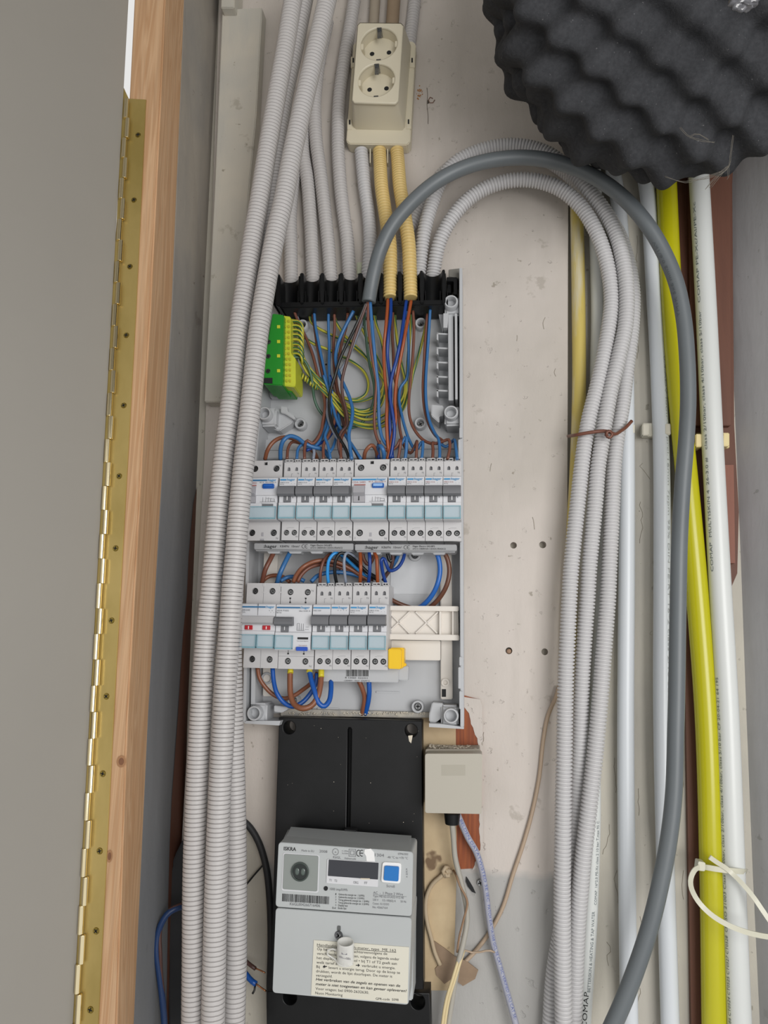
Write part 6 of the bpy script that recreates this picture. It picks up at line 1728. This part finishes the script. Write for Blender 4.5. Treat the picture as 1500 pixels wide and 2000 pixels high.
o = tube('loose_wire', [(470, 1890, .02), (480, 1902, .021), (486, 1910, .022), (494, 1918, .023), (500, 1922, .024)], 0.0026, MATS['wire_royal_blue']); tag(o, 'stripped blue wire end poking out beside the conduits', 'wire')
tube('copper_core', [(499, 1921, .024), (510, 1929, .024), (520, 1936, .025)], 0.0008, m_cop, o, seg=8)
tube('black_offcut', [(498, 1925, .024), (497, 1934, .025), (493, 1941, .026)], 0.0010, m_wirecol['black'], o, seg=6)
o = tube('crack_wire', [(530, 1668, .006), (515, 1688, .006), (500, 1705, .006), (481, 1728, .006)], 0.0009, m_wirecol['black']); tag(o, 'thin dark wire slanting across the plaster in the arched hole', 'wire')

# zip tie
m_zip = mat('natural_nylon', 'd9d7c4', 0.25, alpha=0.9, coat=0.2)
zt = thing('cable_tie', P(1400, 1697, 0.04), 'natural nylon cable tie round the yellow and the thickest white pipe', 'cable tie')


def strap(name, pts, w_, th, parent, up_=(0, 0, 1)):
    dense, s = spline(pts_px(pts)); n = max(8, int(s[-1] / 0.003)); c = at_len(dense, s, np.linspace(0, s[-1], n))
    t = np.gradient(c, axis=0); t /= np.linalg.norm(t, axis=1)[:, None]
    bm = bmesh.new(); prev = None
    for i in range(n):
        q = Vector(c[i]); tt = Vector(t[i]); out_v = Vector((0, -1, 0)); sd = tt.cross(out_v).normalized(); ov = sd.cross(tt).normalized()
        vs = [bm.verts.new(q + sd * w_ / 2 * a + ov * th / 2 * b) for a, b in ((1, 1), (1, -1), (-1, -1), (-1, 1))]
        if prev:
            for k in range(4): bm.faces.new((prev[k], prev[(k + 1) % 4], vs[(k + 1) % 4], vs[k]))
        else: bm.faces.new(vs)
        prev = vs
    bm.faces.new(list(reversed(prev))); bmesh.ops.recalc_face_normals(bm, faces=bm.faces)
    return bm_obj(name, bm, m_zip, parent, True, 40)


strap('band', [(1364, 1693, .030), (1374, 1693, .038), (1392, 1696, .041), (1412, 1699, .041), (1436, 1701, .0395), (1452, 1702, .034), (1458, 1702, .024)], 0.0046, 0.0013, zt)
slab('head', rounded([(1364, 1682), (1378, 1685), (1377, 1702), (1362, 1700)], 3), 0.046, 0.036, m_zip, zt, bev=0.0008)
strap('tail', [(1368, 1692, .044), (1356, 1700, .052), (1349, 1716, .056), (1350, 1734, .060), (1362, 1758, .064), (1385, 1783, .066), (1415, 1803, .068), (1450, 1818, .070), (1480, 1826, .072), (1510, 1831, .074)], 0.0042, 0.0012, zt)
strap('second_tail', [(1386, 1674, .048), (1400, 1684, .046), (1416, 1694, .0425), (1430, 1706, .0425), (1448, 1724, .046), (1470, 1750, .050), (1492, 1782, .054), (1515, 1815, .058)], 0.0040, 0.0012, zt)

# odd marks on the wall
hk = thing('wall_plug_stub', P(845, 197, 0.012), 'rusty chipped anchor hole beside the socket box', 'wall plug')
kp = [P(842 + 7 * math.cos(a) * (1 - i * 0.02), 195 + 7 * math.sin(a) * (1 - i * 0.01), 0.0128) for i, a in enumerate([k * 0.25 for k in range(24)])]
tube('chipped_rim', kp, 0.0005, mat('rusty_rim', '84685a', 0.8), hk, world=True)
tube('crack', [(834, 172, .0122), (835, 186, .0122), (834, 205, .0122), (836, 225, .0122), (836, 242, .0122)], 0.0004, mat('crack_grey', '7d756c', 0.9), hk, seg=6)
bm = bmesh.new()
for _ in range(26):
    p = P(random.gauss(819, 3), random.gauss(182, 5), 0.0122); bmesh.ops.create_icosphere(bm, subdivisions=1, radius=random.uniform(.0004, .0012), matrix=Matrix.Translation(p) @ Matrix.Diagonal((1, 0.2, 1, 1)))
bm_obj('rust_spots', bm, mat('rust', 'a5764a', 0.9), hk)
bm = bmesh.new(); bmesh.ops.create_icosphere(bm, subdivisions=2, radius=0.0026, matrix=Matrix.Translation(P(994, 1272, 0.010)) @ Matrix.Diagonal((1, 0.7, 1, 1)))
tag(bm_obj('wall_plug', bm, mat('brown_plug', '9b7f6a', 0.8)), 'brown plug filling the lower left drilled hole', 'wall plug')
tag(slab('paint_tag', [(697, 512), (708, 512), (708, 536), (697, 535)], 0.0135, 0.012, mat('pale_green_paint', 'c9cdb4', 0.6), bev=0.0004), 'small pale green patch above the black comb', 'patch')

# hairline cracks in the plaster between the pipes
m_crk = mat('crack_shadow', '938c7e', 0.9)
random.seed(21)
wb_ = bpy.data.objects['wall_back']
for (x, y, n_, dx) in [(1248, 640, 8, 3), (1251, 980, 10, 4), (1255, 905, 5, 9), (1200, 1480, 9, 3), (1190, 1610, 7, 10), (1205, 1700, 8, 5), (1247, 1540, 8, 3), (1250, 1790, 10, 4), (1185, 1840, 6, 9), (1250, 1930, 6, 3), (1335, 1480, 8, 2), (1335, 1700, 8, 2), (1244, 460, 6, 3)]:
    pts = []; cx, cy = x, y
    for k in range(n_):
        pts.append((cx, cy)); cx += random.uniform(-dx, dx); cy += random.uniform(5, 13)
    tube('crack', pts, 0.00022, m_crk, wb_, d=0.0002, seg=5)
b1_ = bpy.data.objects['trim_1']
for (x, y, n_, dx) in [(1065, 620, 5, 3), (1010, 655, 3, 5), (1085, 720, 3, 5), (945, 1430, 4, 5), (1040, 1010, 4, 3), (960, 905, 3, 4), (1080, 345, 4, 9), (560, 500, 3, 3)]:
    pts = []; cx, cy = x, y
    for k in range(n_):
        pts.append((cx, cy)); cx += random.uniform(-dx, dx); cy += random.uniform(4, 9)
    tube('crack', pts, 0.00024, m_crk, b1_, d=0.0122, seg=5)
